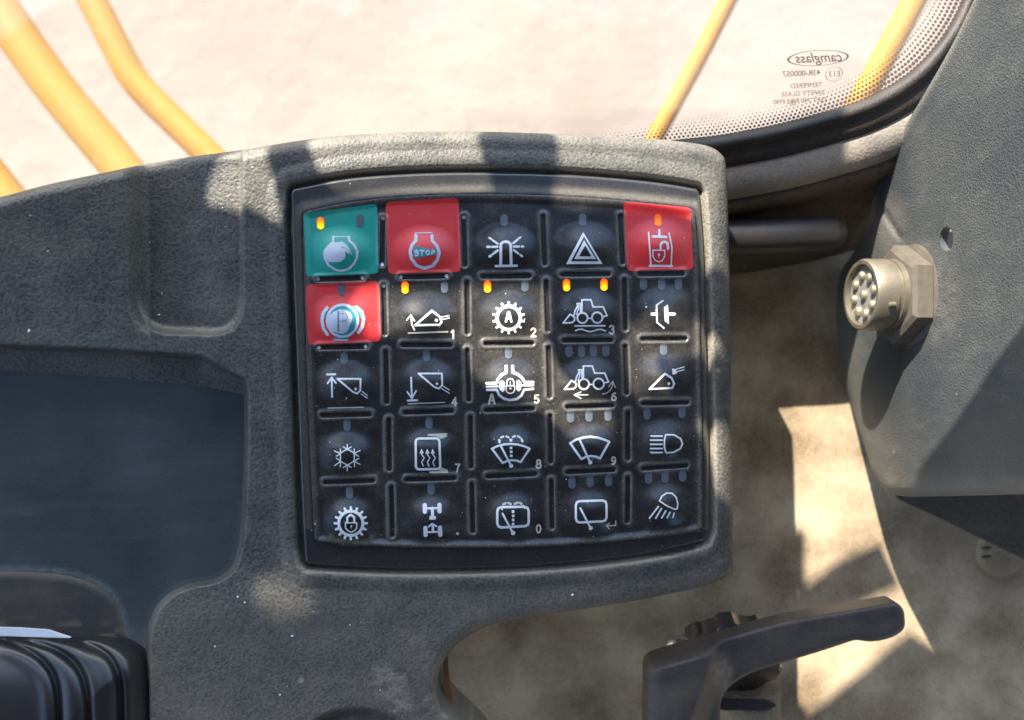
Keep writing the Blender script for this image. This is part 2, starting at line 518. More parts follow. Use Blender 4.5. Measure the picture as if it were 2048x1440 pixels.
# lit lamp lens: the glow is hottest at the lower end
def lamp_mat(name, top, low, strength):
    m, nt, b = new_mat(name)
    g = N(nt, "ShaderNodeTexCoord").outputs['Generated']
    sp = N(nt, "ShaderNodeSeparateXYZ"); nt.links.new(g, sp.inputs[0])
    nz = noise(nt, 5, 2, 0.5, g)
    v = math2(nt, 'ADD', sp.outputs['Y'], math2(nt, 'MULTIPLY', nz.outputs['Fac'], 0.25))
    ex = math2(nt, 'ABSOLUTE', math2(nt, 'SUBTRACT', sp.outputs['X'], 0.5))
    v = math2(nt, 'ADD', v, math2(nt, 'MULTIPLY', math2(nt, 'POWER', ex, 3.0), 4.0))
    r = ramp(nt, v, 0.45, 1.35, (*low, 1), (*top, 1))
    nt.links.new(r.outputs[0], b.inputs['Emission Color']); b.inputs['Emission Strength'].default_value = strength
    b.inputs['Base Color'].default_value = (0.5, 0.12, 0.01, 1); b.inputs['Roughness'].default_value = 0.3
    return m
M['lit'] = lamp_mat('lit_orange_lamp', (1.0, 0.07, 0.003), (1.0, 0.55, 0.006), 0.62)
M['lit_dim'] = lamp_mat('dim_orange_lamp', (0.9, 0.10, 0.01), (1.0, 0.32, 0.01), 0.22)

# ================================================================== THE SETTING
# ground outside the cab, 1.9 m below
me = bpy.data.meshes.new('ground')
bm = bmesh.new(); bmesh.ops.create_grid(bm, x_segments=8, y_segments=8, size=25); bm.to_mesh(me); bm.free()
g = link('ground', me, M['ground']); g.location = (0, 8, -1.9); tag(g, kind='structure')

# ---------------------------------------------------------------- console heights
def tilt(x): return -0.2 * (x - 600.0)

console_out = np.concatenate([
    catmull([(-420, 520), (-270, 462), (-120, 420), (0, 394), (100, 368), (200, 347), (300, 326), (400, 311), (490, 299), (600, 281), (700, 270), (800, 264.5), (900, 263), (1000, 264), (1100, 267),
             (1200, 271), (1300, 277), (1375, 285), (1418, 293), (1442, 308), (1452, 332), (1456, 420), (1459, 560), (1462, 760), (1466, 1000), (1467, 1120), (1460, 1146), (1436, 1162),
             (1380, 1179), (1260, 1203), (1150, 1221), (1050, 1235), (985, 1249), (935, 1273), (900, 1303), (880, 1340), (873, 1372), (882, 1408), (910, 1440), (960, 1490), (1000, 1560), (1030, 1750)], 5),
    np.array([(-420, 1750)])])
keypad_out = np.concatenate([
    catmull([(586, 376), (700, 355), (850, 345), (1000, 344), (1150, 349), (1300, 362), (1394, 377)], 5),
    catmull([(1399, 385), (1407, 500), (1413, 700), (1418, 900), (1419, 1060)], 4),
    catmull([(1411, 1082), (1330, 1102), (1200, 1121), (1050, 1133), (900, 1138), (750, 1137), (616, 1130)], 5),
    catmull([(608, 1122), (601, 1000), (592, 750), (584, 550), (580, 384)], 4)])
film_out = np.concatenate([
    catmull([(612, 422), (700, 404), (800, 393), (920, 388), (1050, 389), (1180, 395), (1300, 406), (1384, 417)], 5),
    catmull([(1390, 424), (1398, 560), (1402, 750), (1405, 900), (1406, 1052)], 4),
    catmull([(1399, 1062), (1300, 1076), (1150, 1090), (1000, 1096), (850, 1096), (730, 1092), (636, 1084)], 5),
    catmull([(629, 1078), (622, 950), (614, 750), (608, 560), (605, 430)], 4)])
FO = Field(console_out, 3, 40); FK = Field(keypad_out, 2, 60); FF = Field(film_out, 2, 60)

tray_out = np.concatenate([
    catmull([(-350, 676), (-160, 680), (0, 688), (150, 694), (300, 700), (400, 707), (450, 720), (480, 742), (493, 780), (495, 850), (493, 950), (488, 1050), (480, 1105), (464, 1142), (430, 1164), (380, 1174), (342, 1192), (315, 1222), (302, 1262), (298, 1340), (299, 1690)], 5),
    np.array([(-350, 1690)])])
FT = Field(tray_out, 3, 40)
pocket = roundpoly([(262, 240), (484, 240), (487, 670), (270, 662)], [5, 5, 70, 75], 8)
FP = Field(pocket, 3, 60)

def h_console(x, y):
    d = -FO(x, y)
    R = 24.0
    h = np.where(d < R, -R * (1 - np.sqrt(np.clip(1 - ((R - d) / R) ** 2, 0, 1))), 0.0)
    # broad crown of the rim around the keypad
    k = FK(x, y)
    rim = np.clip(k, 0, 60)
    h = h + 5 * np.sin(np.clip(rim / 45, 0, 1) * math.pi) * (x > 500)
    h = h - 18 * smooth(15, 2, k)                      # well the keypad sits in
    # thumb pocket
    p = FP(x, y)
    wl_ = np.where(x < 300, 36.0, np.where(x > 470, 5.0, 12.0))
    pk = smooth(0.6, -1, p / wl_) * smooth(262, 335, y)
    h = h - (44 - 26 * smooth(330, 484, x)) * pk
    # big tray
    t = FT(x, y)
    y1 = np.interp(x, [-160, 0, 200, 400, 495], [680, 688, 696, 708, 760]); y2 = np.interp(x, [-160, 0, 250, 495], [742, 751, 770, 797])
    tt = np.clip((y - y1) / (y2 - y1), 0, 1)
    side = smooth(4, -9, t)
    top = 0.5 * smooth(0, 0.16, tt) + 0.5 * tt
    h = h - 66 * np.minimum(side, np.where(y < y2 + 2, top, 1.0))
    # broad swell below the keypad and a cup-like dip at the lower edge
    h = h + 12 * np.exp(-((x - 560) / 150) ** 2 - ((y - 1215) / 60) ** 2)
    e = np.sqrt(((x - 715) / 108) ** 2 + ((y - 1478) / 62) ** 2)
    h = h - 45 * smooth(1.05, 0.75, e)
    h = h + 1.2 * (vnoise(x / 60, y / 60) - .5)
    return h

def dust_console(x, y):
    k = FK(x, y)
    a = 0.85 * np.exp(-((k - 9) / 5.5) ** 2) * ((y < 420) | (y > 1110) | (x > 1390))
    a += 0.45 * np.exp(-((k - 14) / 6) ** 2) * (y > 1100)
    p = FP(x, y)
    a += 0.7 * np.exp(-((p + 9) / 5) ** 2) * smooth(560, 640, y)
    a += 0.20 * smooth(24, 4, -FO(x, y)) * (y > 1140)
    # brown smears near the lower edge
    n = fbm(x / 60 + 9, y / 44)
    a += 0.6 * smooth(0.5, 0.75, n) * smooth(1230, 1340, y) * smooth(640, 800, x)
    a += 0.22 * smooth(1130, 1220, y)
    a += 0.16 * smooth(330, 270, y - 0 * x) * (x > 500)
    return np.clip(a, 0, 1)

console = thing('console', 'dark grey grained plastic console holding the square keypad, deep tray at left', 'console', tuple(P(700, 900, -100)))
shell = hfield('shell', lambda x, y: FO(x, y), lambda x, y: tilt(x) + h_console(x, y), (-425, 255, 1475, 1755), 3, M['console'], console, skirt=150, dust=dust_console)

def pad_poly():
    return np.concatenate([catmull([(-330, 1139), (0, 1141), (80, 1143), (140, 1150), (190, 1167), (225, 1195), (243, 1235), (249, 1290), (250, 1400)], 5), np.array([(-330, 1400)])])
FPAD = Field(pad_poly(), 3, 60)
def dust_tray(x, y):
    p = FPAD(x, y)
    a = 0.95 * np.exp(-((p - 4) / 5) ** 2) * (x > -30) * (0.5 + vnoise(x / 9, y / 9))
    a += 0.9 * smooth(55, 0, np.hypot(x - 275, y - 1290)) * (0.4 + vnoise(x / 12, y / 12))
    a += 0.3 * np.exp(-((FT(x, y) + 8) / 8) ** 2) * (y > 1000)
    return np.clip(a, 0, 1)
hfield('tray_floor', lambda x, y: FT(x, y) + 1, lambda x, y: tilt(x) - 60 + 0 * x, (-355, 730, 500, 1695), 6, M['tray'], console, dust=dust_tray)
pad = hfield('armrest_pad', FPAD, lambda x, y: tilt(x) - 46 - 10 * smooth(14, 0, -FPAD(x, y)) - 5 * smooth(200, 60, y - 1139), (-335, 1135, 255, 1405), 5, M['pad'], console, skirt=15,
             dust=lambda x, y: np.clip(0.5 * smooth(12, 2, -FPAD(x, y)) + 0.7 * smooth(0.5, 0.8, vnoise(x / 30, y / 12)) * smooth(1220, 1265, y), 0, 1))
tag(pad, label='low rounded grey pad with a brown dusty edge')
strip = plate('bounce_strip', [[(884, 1300), (893, 1292), (897, 1350), (905, 1405), (915, 1440), (900, 1445), (888, 1390)]], -135, 14, M['orange'], console)  # orange strip painted in for light bounced onto the cut-out wall

# ribbed rubber boot, lower left
boot_out = np.concatenate([catmull([(-300, 1266), (-120, 1268), (0, 1273), (110, 1277), (205, 1281), (262, 1300), (291, 1335), (301, 1390), (303, 1470), (303, 1680)], 6), np.array([(-300, 1680)])])
FB = Field(boot_out, 3, 60)
ribs = [catmull([(-60, 1273), (0, 1279), (55, 1300), (92, 1328), (112, 1368), (118, 1440), (118, 1560)], 6),
        catmull([(20, 1274), (62, 1283), (110, 1298), (148, 1325), (170, 1368), (177, 1440), (178, 1560)], 6),
        catmull([(110, 1270), (150, 1280), (195, 1296), (225, 1322), (239, 1366), (242, 1440), (243, 1560)], 6)]
def line_dist(x, y, pl):
    a = pl[:-1]; b = pl[1:]
    X = x.ravel()[:, None]; Y = y.ravel()[:, None]
    ex = (b - a)[:, 0]; ey = (b - a)[:, 1]
    wx = X - a[:, 0]; wy = Y - a[:, 1]
    t = np.clip((wx * ex + wy * ey) / (ex * ex + ey * ey + 1e-9), 0, 1)
    return np.sqrt(((wx - ex * t) ** 2 + (wy - ey * t) ** 2).min(1)).reshape(x.shape)
def z_boot(x, y):
    d = -FB(x, y)
    h = 75 * np.sqrt(np.clip(1 - (1 - np.clip(d / 210, 0, 1)) ** 2, 0, 1))
    for i, r in enumerate(ribs):
        dd = line_dist(x, y, r)
        h = h - 11 * np.exp(-(dd / 6.0) ** 2)
        h = h + 3 * np.exp(-((dd - 22) / 14) ** 2)
    return tilt(x) - 30 + h
boot = thing('rubber_boot', 'glossy black ribbed rubber boot in the lower left corner of the tray', 'boot', tuple(P(120, 1400, -60)))
hfield('bellows', FB, z_boot, (-305, 1262, 308, 1685), 3, M['boot'], boot, skirt=60)
plate('trim_ring', [roundpoly([(-60, 1254), (40, 1257), (95, 1261), (140, 1276), (40, 1273), (-60, 1270)], 2)], tilt(20) - 2, 6, M['white'], boot)

# ================================================================== KEYPAD
cols = 5
centres = [[(682, 505), (847, 503), (1010, 500), (1168, 497), (1318, 492)],
           [(685, 640), (853, 636), (1016, 634), (1175, 630), (1330, 625)],
           [(690, 772), (856, 768), (1020, 766), (1180, 764), (1330, 757)],
           [(693, 912), (858, 905), (1020, 900), (1180, 897), (1332, 888)],
           [(700, 1042), (862, 1038), (1025, 1032), (1182, 1027), (1330, 1015)]]
slots = [(765.6, 438, 764.5, 529), (767, 572, 769.5, 667), (772, 704, 774, 804), (778, 840, 779, 938), (783, 975, 785, 1070),
         (927.6, 435, 930, 530), (934, 565, 935, 665), (935, 701, 938, 799), (941, 835, 942.5, 933), (944, 969, 946, 1062),
         (1086, 433, 1090, 527), (1092.5, 564, 1095.6, 660), (1097, 696, 1099.5, 792.6), (1100.5, 832, 1102, 923), (1103, 962, 1104, 1054),
         (1241, 433, 1245.5, 525), (1249, 561, 1250.6, 658), (1250.6, 693, 1253.6, 786), (1256, 825, 1256, 917), (1256, 956, 1255, 1042),
         (636, 559, 726, 556), (802, 554, 893, 552), (966, 553, 1058, 552), (1125, 549, 1217, 548), (1280, 548, 1365, 547),
         (638, 695, 733, 693), (806, 690, 901, 690), (972, 687, 1064, 686), (1128.5, 681, 1222, 680), (1285, 678, 1370, 677),
         (645, 831, 739.5, 828.5), (810, 825, 904, 822), (973, 820, 1066, 817), (1135.5, 814, 1223.6, 810.5), (1287, 807, 1374, 805),
         (651, 964.6, 746, 961), (814.6, 959, 909, 956), (976, 952.5, 1070, 948), (1135.5, 944, 1227, 939.5), (1287, 937, 1372, 931)]
lamps = {(0, 0): [(641, 446, 1), (720, 441, 0)], (0, 2): [(1008, 440, 0)], (0, 3): [(1165, 439, 0)], (0, 4): [(1316, 440, 2)],
         (1, 0): [(683, 579, 0)], (1, 1): [(810, 575, 1), (889, 574, 0)], (1, 2): [(975, 573, 1), (1050, 571, 0)], (1, 3): [(1133, 570, 1), (1208, 569, 1)],
         (1, 4): [(1287, 568, 0), (1323, 568, 0), (1357, 567, 0)],
         (2, 0): [(688, 715, 0)], (2, 1): [(853, 710, 0)], (2, 2): [(1017, 705, 0)], (2, 3): [(1138, 702, 0), (1163, 702, 0), (1187, 701, 0), (1212, 701, 0)], (2, 4): [(1327, 698, 0)],
         (3, 0): [(694, 850, 0)], (3, 1): [(858, 845, 0)], (3, 3): [(1141, 833, 0), (1178, 831, 0), (1216, 830, 0)], (3, 4): [(1294, 827, 0), (1364, 824, 0)],
         (4, 0): [(699, 985, 0)], (4, 1): [(862, 977, 0)], (4, 3): [(1144, 965, 0), (1180, 962, 0), (1217, 960, 0)], (4, 4): [(1297, 955, 0), (1330, 953, 0), (1365, 951, 0)]}

def seg_dist(x, y, s):
    x1, y1, x2, y2 = s
    ex, ey = x2 - x1, y2 - y1
    t = np.clip(((x - x1) * ex + (y - y1) * ey) / (ex * ex + ey * ey), 0, 1)
    return np.hypot(x - x1 - t * ex, y - y1 - t * ey)

# slot distance cached on a grid
_gx, _gy = np.meshgrid(np.arange(570, 1430, 1.0), np.arange(340, 1145, 1.0))
_sd = np.full(_gx.shape, 99.0)
for s in slots:
    x1, y1, x2, y2 = s
    i0, i1 = int(min(x1, x2) - 30 - 570), int(max(x1, x2) + 30 - 570)
    j0, j1 = int(min(y1, y2) - 30 - 340), int(max(y1, y2) + 30 - 340)
    _sd[j0:j1, i0:i1] = np.minimum(_sd[j0:j1, i0:i1], seg_dist(_gx[j0:j1, i0:i1], _gy[j0:j1, i0:i1], s))
class Grid:
    def __init__(self, v, x0, y0, s): self.v = v; self.x0 = x0; self.y0 = y0; self.s = s; self.ny, self.nx = v.shape
    __call__ = Field.__call__
SD = Grid(_sd, 570.0, 340.0, 1.0)

def h_film(x, y):
    h = np.zeros_like(x) + 6.0
    # slight roll-off towards the housing
    f = -FF(x, y)
    h = h + 5.0 * smooth(20, 2, f)
    h = h - 1.0 * np.exp(-(f / 2.0) ** 2)
    for row in centres:
        for cx, cy in row:
            r2 = ((x - cx) / 68.0) ** 2 + ((y - cy) / 54.0) ** 2
            r = np.sqrt(r2)
            h = h + 15.5 * smooth(1.08, 0.0, r)
    sd = SD(x, y)
    h = h + 2.4 * np.exp(-((sd - 8.0) / 4.0) ** 2)
    h = h - 6.5 * smooth(4.8, 2.0, sd)
    h = h + 0.8 * (vnoise(x / 40, y / 40) - .5)
    return h

def h_housing(x, y):
    dk = np.clip(-FK(x, y), 0, 200); df = np.clip(FF(x, y), 0, 200)
    t = dk / (dk + df + 1e-6)
    rise = -18 + 22 * np.sin(np.clip(dk / 5.0, 0, 1) * math.pi / 2)
    ring = 2 + 15 * np.sin(np.clip(t / 0.42, 0, 1) * math.pi / 2) + 4 * np.clip((t - 0.3) / 0.4, 0, 1) - 10 * smooth(0.68, 1.0, t)
    ring = ring - 4.0 * np.exp(-(df / 3.0) ** 2)
    return np.minimum(rise, ring)

def z_film(x, y): return tilt(x) + h_film(x, y)

def dust_film(x, y):
    sd = SD(x, y)
    a = (0.20 * np.exp(-((sd - 7.5) / 2.2) ** 2) + 0.07 * np.exp(-((sd - 9) / 6.0) ** 2) * (sd > 5)) * (0.45 + 1.1 * fbm(x / 30, y / 30))
    f = -FF(x, y)
    a = a + 0.20 * np.exp(-((f - 6) / 5.0) ** 2)
    # smudges
    n = fbm(x / 34, y / 34 + 3)
    a = a + 0.02 + 0.08 * smooth(0.42, 0.85, n) + 0.05 * np.exp(-((x - 1100) / 200) ** 2 - ((y - 720) / 130) ** 2)
    for cx, cy, r in ((745, 1072, 12), (735, 1106, 14), (1185, 918, 6), (662, 1070, 10)):
        a = a + 0.5 * smooth(r, 0, np.hypot(x - cx, y - cy)) * vnoise(x / 4, y / 4)
    return np.clip(a, 0, 1)

keypad = thing('switch_keypad', 'square black membrane keypad of five rows of five round-domed machine keys set in the console', 'keypad', tuple(P(1000, 740, -90)))
hfield('housing', FK, lambda x, y: np.where(FF(x, y) < 0, tilt(x) + 2.0, tilt(x) + h_housing(x, y)), (575, 338, 1425, 1143), 2, M['housing'], keypad, skirt=25,
       dust=lambda x, y: np.clip(0.05 + 0.2 * smooth(6, 0, -FK(x, y)) + (0.42 * smooth(430, 400, y) + 0.16 * ((x < 640) | (x > 1385)) * (y < 1060)) * np.exp(-((np.clip(FF(x, y), 0, 99) - 9) / 9.0) ** 2), 0, 1))
hfield('membrane', FF, z_film, (600, 383, 1412, 1100), 1.5, M['film'], keypad, skirt=5, dust=dust_film)

# ---- printed shapes: unions of strokes and fills, cut out as real outlines lying on the film
def print_mesh(name, ops, conv, mat, parent, off, step=0.7, wear=0.0, surf=None):
    """ops: ('s', pts, width, closed) stroke, ('f', pts) fill, ('c', x, y, r) disc, ('-...',) the same, cut away"""
    ox, oy, sc = conv
    xs = []; ys = []
    for op in ops:
        if op[0][-1] == 'c': xs += [op[1] - op[3], op[1] + op[3]]; ys += [op[2] - op[3], op[2] + op[3]]
        else:
            for p in op[1]: xs.append(p[0]); ys.append(p[1])
    pad = 2.5 + max([op[2] / sc / 2 for op in ops if op[0][-1] == 's'] + [0])
    x0, x1 = ox + min(xs) / sc - pad, ox + max(xs) / sc + pad
    y0, y1 = oy + min(ys) / sc - pad, oy + max(ys) / sc + pad
    gx, gy = np.meshgrid(np.arange(x0, x1, step), np.arange(y0, y1, step))
    sd = np.full(gx.shape, 99.0)
    for op in ops:
        k = op[0]; neg = k[0] == '-'; k = k[-1]
        if k == 'c': v = np.hypot(gx - ox - op[1] / sc, gy - oy - op[2] / sc) - op[3] / sc
        else:
            pts = np.array(op[1], float) / sc + np.array([ox, oy])
            if k == 'f': v = poly_sdf(gx, gy, pts)
            else:
                if len(op) > 3 and op[3]: pts = np.concatenate([pts, pts[:1]])
                v = line_dist(gx, gy, pts) - op[2] / sc / 2
        sd = np.maximum(sd, -v) if neg else np.minimum(sd, v)
    if wear:
        sd = sd + wear * (vnoise(gx / 2.2, gy / 2.2) - 0.45) * 2 + wear * (vnoise(gx / 7, gy / 7) - .5)
    if mat is M['print']: sd = sd + 0.3
    # marching cells
    ny, nx = gx.shape
    ins = sd < 0
    cnt = ins[:-1, :-1].astype(int) + ins[1:, :-1] + ins[:-1, 1:] + ins[1:, 1:]
    VX = []; VY = []; faces = []
    full = np.argwhere(cnt == 4)
    ids = {}
    def node(j, i):
        k = (j, i)
        if k not in ids:
            ids[k] = len(VX); VX.append(gx[j, i]); VY.append(gy[j, i])
        return ids[k]
    def cut(j1, i1, j2, i2):
        k = (j1, i1, j2, i2) if (j1, i1) < (j2, i2) else (j2, i2, j1, i1)
        if k not in ids:
            a, b = sd[k[0], k[1]], sd[k[2], k[3]]
            t = a / (a - b)
            ids[k] = len(VX)
            VX.append(gx[k[0], k[1]] * (1 - t) + gx[k[2], k[3]] * t); VY.append(gy[k[0], k[1]] * (1 - t) + gy[k[2], k[3]] * t)
        return ids[k]
    for j, i in full.tolist():
        faces.append((node(j + 1, i), node(j + 1, i + 1), node(j, i + 1), node(j, i)))
    for j, i in np.argwhere((cnt > 0) & (cnt < 4)).tolist():
        cs = [(j + 1, i), (j + 1, i + 1), (j, i + 1), (j, i)]
        f = []
        for a in range(4):
            p, q = cs[a], cs[(a + 1) % 4]
            if ins[p]: f.append(node(*p))
            if ins[p] != ins[q]: f.append(cut(*p, *q))
        if len(f) >= 3: faces.append(tuple(f))
    if not faces: return None
    X = np.array(VX); Y = np.array(VY)
    zf = surf or z_film
    V = W(X, Y, zf(X, Y) + off)
    me = bpy.data.meshes.new(name)
    me.from_pydata(V.tolist(), [], faces)
    me.polygons.foreach_set("use_smooth", np.ones(len(me.polygons), bool))
    return link(name, me, mat, parent)

# ---- figures as strokes
def arc(cx, cy, rx, ry, a0, a1, n=14):
    return [(cx + rx * math.cos(math.radians(a0 + (a1 - a0) * k / n)), cy + ry * math.sin(math.radians(a0 + (a1 - a0) * k / n))) for k in range(n + 1)]
GLY = {  # unit box: x 0..10, y 0 (top) .. 16
    '0': [arc(5, 8, 3.4, 6.6, 0, 360, 20)], '1': [[(2.5, 4), (5.5, 1.4), (5.5, 15)]],
    '2': [arc(5, 5, 3.6, 3.8, 195, 365, 10) + [(7.6, 7.2), (1.6, 14.7), (9, 14.7)]],
    '3': [arc(4.8, 4.7, 3.4, 3.4, 200, 440, 12), arc(4.8, 11.1, 3.8, 3.8, -80, 160, 12)],
    '4': [[(7, 15.4), (7, 1.4), (1.2, 11.2), (9.4, 11.2)]],
    '5': [[(8.4, 1.4), (2.6, 1.4), (2.1, 7.4)] + arc(5, 10.6, 3.8, 4.1, 225, 500, 14)],
    '6': [arc(5, 10.8, 3.6, 3.9, 0, 360, 16), [(7.6, 2.0), (5, 2), (2.4, 5), (1.5, 9)]],
    '7': [[(1.4, 1.6), (8.8, 1.6), (5.4, 8), (4.2, 15.2)]],
    '8': [arc(5, 4.6, 3.1, 3.3, 0, 360, 14), arc(5, 11.4, 3.7, 3.8, 0, 360, 14)],
    '9': [arc(5, 5.2, 3.6, 3.9, 0, 360, 16), [(8.5, 6), (8, 11), (5.5, 14.4), (2.6, 14.2)]],
    'A': [[(0.8, 15), (4.4, 1.4), (5.6, 1.4), (9.2, 15)], [(2.2, 10.4), (7.8, 10.4)]],
    'S': [arc(5, 4.6, 3.2, 3.2, -20, -250, 12) + arc(5, 11.2, 3.4, 3.5, -80, 150, 12)],
    'T': [[(0.8, 1.8), (9.2, 1.8)], [(5, 1.8), (5, 15)]],
    'O': [arc(5, 8, 4, 6.4, 0, 360, 20)],
    'P': [[(1.8, 15), (1.8, 1.8), (5.5, 1.8)] + arc(5.5, 5.2, 3.2, 3.4, -90, 90, 8) + [(1.8, 8.6)]],
}
def glyph(ch, cx, cy, h, w=2.6, shear=0.0, sx=1.0):
    s = h / 16.0
    return [('s', [((cx + ((p[0] - 5) * sx + (8 - p[1]) * shear) * s), cy + (p[1] - 8) * s) for p in st], w * s) for st in GLY[ch]]

def loader(dx, dy):
    m = lambda pts: [(a + dx, b + dy) for a, b in pts]
    return [('s', m([(1528, 425), (1528, 270), (1650, 270), (1682, 367), (1818, 367), (1872, 487), (1812, 502)]), 27),
            ('s', m([(1460, 322), (1528, 322)]), 26), ('s', m([(1505, 322), (1510, 440)]), 26), ('s', m([(1467, 325), (1470, 372)]), 26),
            ('s', m([(1422, 478), (1432, 425), (1470, 352)]), 26), ('s', m([(1455, 470), (1478, 400), (1484, 350)]), 20),
            ('s', m([(1272, 586), (1368, 466), (1430, 510), (1425, 555), (1392, 582)]), 26, True),
            ('s', m(arc(1535, 517, 70, 70, 0, 360, 24)), 30), ('s', m(arc(1737, 513, 72, 72, 0, 360, 24)), 30),
            ('s', m([(1605, 522), (1668, 522)]), 26)]
def gear(cx, cy, ro, ri, rt, n, w, ph=0):
    ops = [('c', cx, cy, ro)]
    for k in range(n):
        a = 2 * math.pi * (k + ph) / n
        ops.append(('s', [(cx + ro * .9 * math.cos(a), cy + ro * .9 * math.sin(a)), (cx + rt * math.cos(a), cy + rt * math.sin(a))], w))
    ops.append(('-c', cx, cy, ri))
    return ops
CA = (940, 400, 6.827); CB = (940, 560, 6.827); CC = (940, 690, 6.827); CD = (940, 840, 6.827); CE = (940, 970, 6.827)
CF = (1240, 690, 3.69); C1 = (560, 330, 3.891); C2 = (1000, 330, 3.891); C3 = (560, 680, 3.064); C8 = (600, 400, 6.206); C7 = (620, 560, 10.29)

wave = [(878, 772), (868, 748), (884, 722), (867, 700), (867, 685)]
icons = {}
icons[(0, 0)] = [('worn', C8, [('s', [(412, 455), (412, 520), (350, 575), (305, 640), (310, 730), (360, 815), (430, 862), (510, 880), (600, 858), (665, 800), (705, 720), (708, 630), (675, 560), (612, 505), (608, 455)], 30),
                               ('s', [(400, 455), (620, 455)], 12),
                               ('f', [(330, 600), (420, 530), (520, 515), (570, 545), (612, 600), (650, 690), (600, 665), (560, 640), (562, 720), (505, 768), (430, 772), (350, 765), (300, 700)]),
                               ('-s', [(515, 585), (560, 595), (600, 630), (625, 670)], 7), ('-s', [(565, 640), (635, 700)], 7)], 0.55)]
icons[(0, 1)] = [('teal', C8, [('f', [(1405, 600), (1450, 568), (1530, 595), (1600, 612), (1665, 606), (1698, 600), (1695, 672), (1600, 692), (1500, 712), (1440, 716), (1405, 690)])], 0.2),
                 ('worn', C8, [('s', [(1440, 440), (1440, 500), (1390, 560), (1366, 640), (1385, 730), (1450, 815), (1545, 848), (1640, 820), (1705, 745), (1728, 655), (1705, 575), (1642, 505), (1638, 445)], 40),
                               ('s', [(1430, 410), (1640, 405)], 13)] +
                  glyph('S', 1447, 658, 76, 4.2, 0, 1.25) + glyph('T', 1515, 656, 74, 4.0, 0, 1.2) + glyph('O', 1585, 654, 66, 4.4, 0, 1.2) + glyph('P', 1652, 650, 60, 4.0, 0, 1.2), 0.25)]
icons[(0, 2)] = [('print', CA, [('s', [(420, 885), (420, 620)] + arc(488, 620, 68, 52, 180, 360, 12) + [(562, 885)], 43), ('s', [(352, 902), (637, 897)], 38),
                                ('s', [(262, 516), (292, 532)], 30), ('s', [(310, 550), (378, 596)], 33), ('s', [(238, 640), (268, 640)], 38), ('s', [(302, 640), (375, 637)], 36),
                                ('s', [(268, 770), (292, 756)], 40), ('s', [(320, 732), (375, 690)], 40), ('s', [(592, 588), (650, 540)], 36), ('s', [(670, 522), (690, 508)], 33),
                                ('s', [(600, 635), (668, 635)], 36), ('s', [(705, 635), (728, 635)], 34), ('s', [(600, 684), (658, 730)], 34), ('s', [(688, 750), (710, 768)], 34)], 0)]
icons[(0, 3)] = [('print', CA, [('f', [(1545, 432), (1815, 876), (1308, 878)]), ('-f', [(1556, 502), (1752, 836), (1382, 836)]), ('f', [(1558, 545), (1724, 808), (1420, 808)]), ('-f', [(1574, 624), (1654, 768), (1492, 768)])], 0)]
icons[(0, 4)] = [('print', C2, [('s', [(1157, 524), (1175, 788)], 15), ('s', [(1316, 530), (1338, 640), (1332, 790)], 14), ('s', [(1165, 785), (1338, 785)], 19), ('s', [(1190, 556), (1293, 560)], 22), ('s', [(1240, 505), (1240, 556)], 20),
                                ('s', [(1190, 664), (1190, 710), (1208, 742), (1237, 754), (1265, 742), (1282, 708), (1282, 664)], 12, True), ('s', [(1250, 655), (1250, 622), (1262, 602), (1282, 597), (1304, 608), (1308, 652)], 20),
                                ('c', 1237, 697, 11), ('s', [(1237, 700), (1237, 722)], 8)], 0.12)]
icons[(1, 0)] = [('teal', C7, [('c', 665, 840, 320), ('s', [(890, 560), (1000, 640), (1040, 760)], 60), ('s', [(340, 620), (300, 760)], 60), ('s', [(480, 1215), (780, 1215)], 46)], 0.2),
                 ('worn', C7, [('s', arc(668, 838, 316, 330, 0, 360, 40), 52), ('s', [(350, 575), (270, 680), (244, 820), (275, 990), (360, 1120)], 66),
                               ('s', [(960, 560), (1060, 650), (1105, 800), (1078, 960), (1000, 1080)], 72), ('s', [(500, 1232), (760, 1236)], 26),
                               ('f', [(380, 745), (480, 655), (600, 605), (720, 610), (820, 662), (872, 745), (862, 850), (812, 960), (770, 1060), (680, 1105), (560, 1092), (430, 1040), (345, 930), (340, 820)])], 0.25),
                 ('greyprint', C7, [('s', [(580, 650), (580, 1050)], 34), ('s', [(610, 690), (740, 690), (775, 760), (740, 840), (610, 845)], 12)], 0.5)]
icons[(1, 1)] = [('print', C1, [('s', [(1052, 1247), (1182, 1134), (1242, 1180), (1258, 1222), (1240, 1243)], 19, True), ('c', 1217, 1208, 14), ('s', [(1252, 1184), (1315, 1172)], 11), ('s', [(1258, 1203), (1318, 1190)], 11),
                                ('s', [(1046, 1284), (1026, 1240), (1020, 1172)], 14), ('s', [(987, 1206), (1019, 1168), (1047, 1214)], 12)], 0), ('cream', C1, [('s', [(1000, 1308), (1305, 1298)], 12)] + glyph('1', 1346, 1318, 72, 3.6), 0)]
icons[(1, 2)] = [('print', CB, gear(528, 517, 184, 134, 210, 14, 38, .5) + glyph('A', 528, 502, 148, 4.0, 0, .95), 0), ('cream', CB, glyph('2', 865, 716, 128, 3.2), 0)]
icons[(1, 3)] = [('print', CB, loader(0, 0) + [('s', [(1435, 628), (1840, 625)], 27), ('s', [(1440, 692), (1480, 676), (1530, 672), (1580, 692), (1640, 706), (1700, 692), (1750, 675), (1800, 675), (1850, 697)], 24)], 0), ('cream', CB, glyph('3', 1935, 678, 128, 3.0), 0)]
icons[(1, 4)] = [('print', C2, [('s', [(1268, 1056), (1218, 1090), (1222, 1225), (1275, 1268)], 15), ('s', [(1184, 1160), (1218, 1160)], 26), ('f', [(1275, 1105), (1308, 1082), (1317, 1242), (1280, 1215)]), ('s', [(1300, 1160), (1356, 1160)], 28), ('c', 1138, 1105, 9)], 0)]
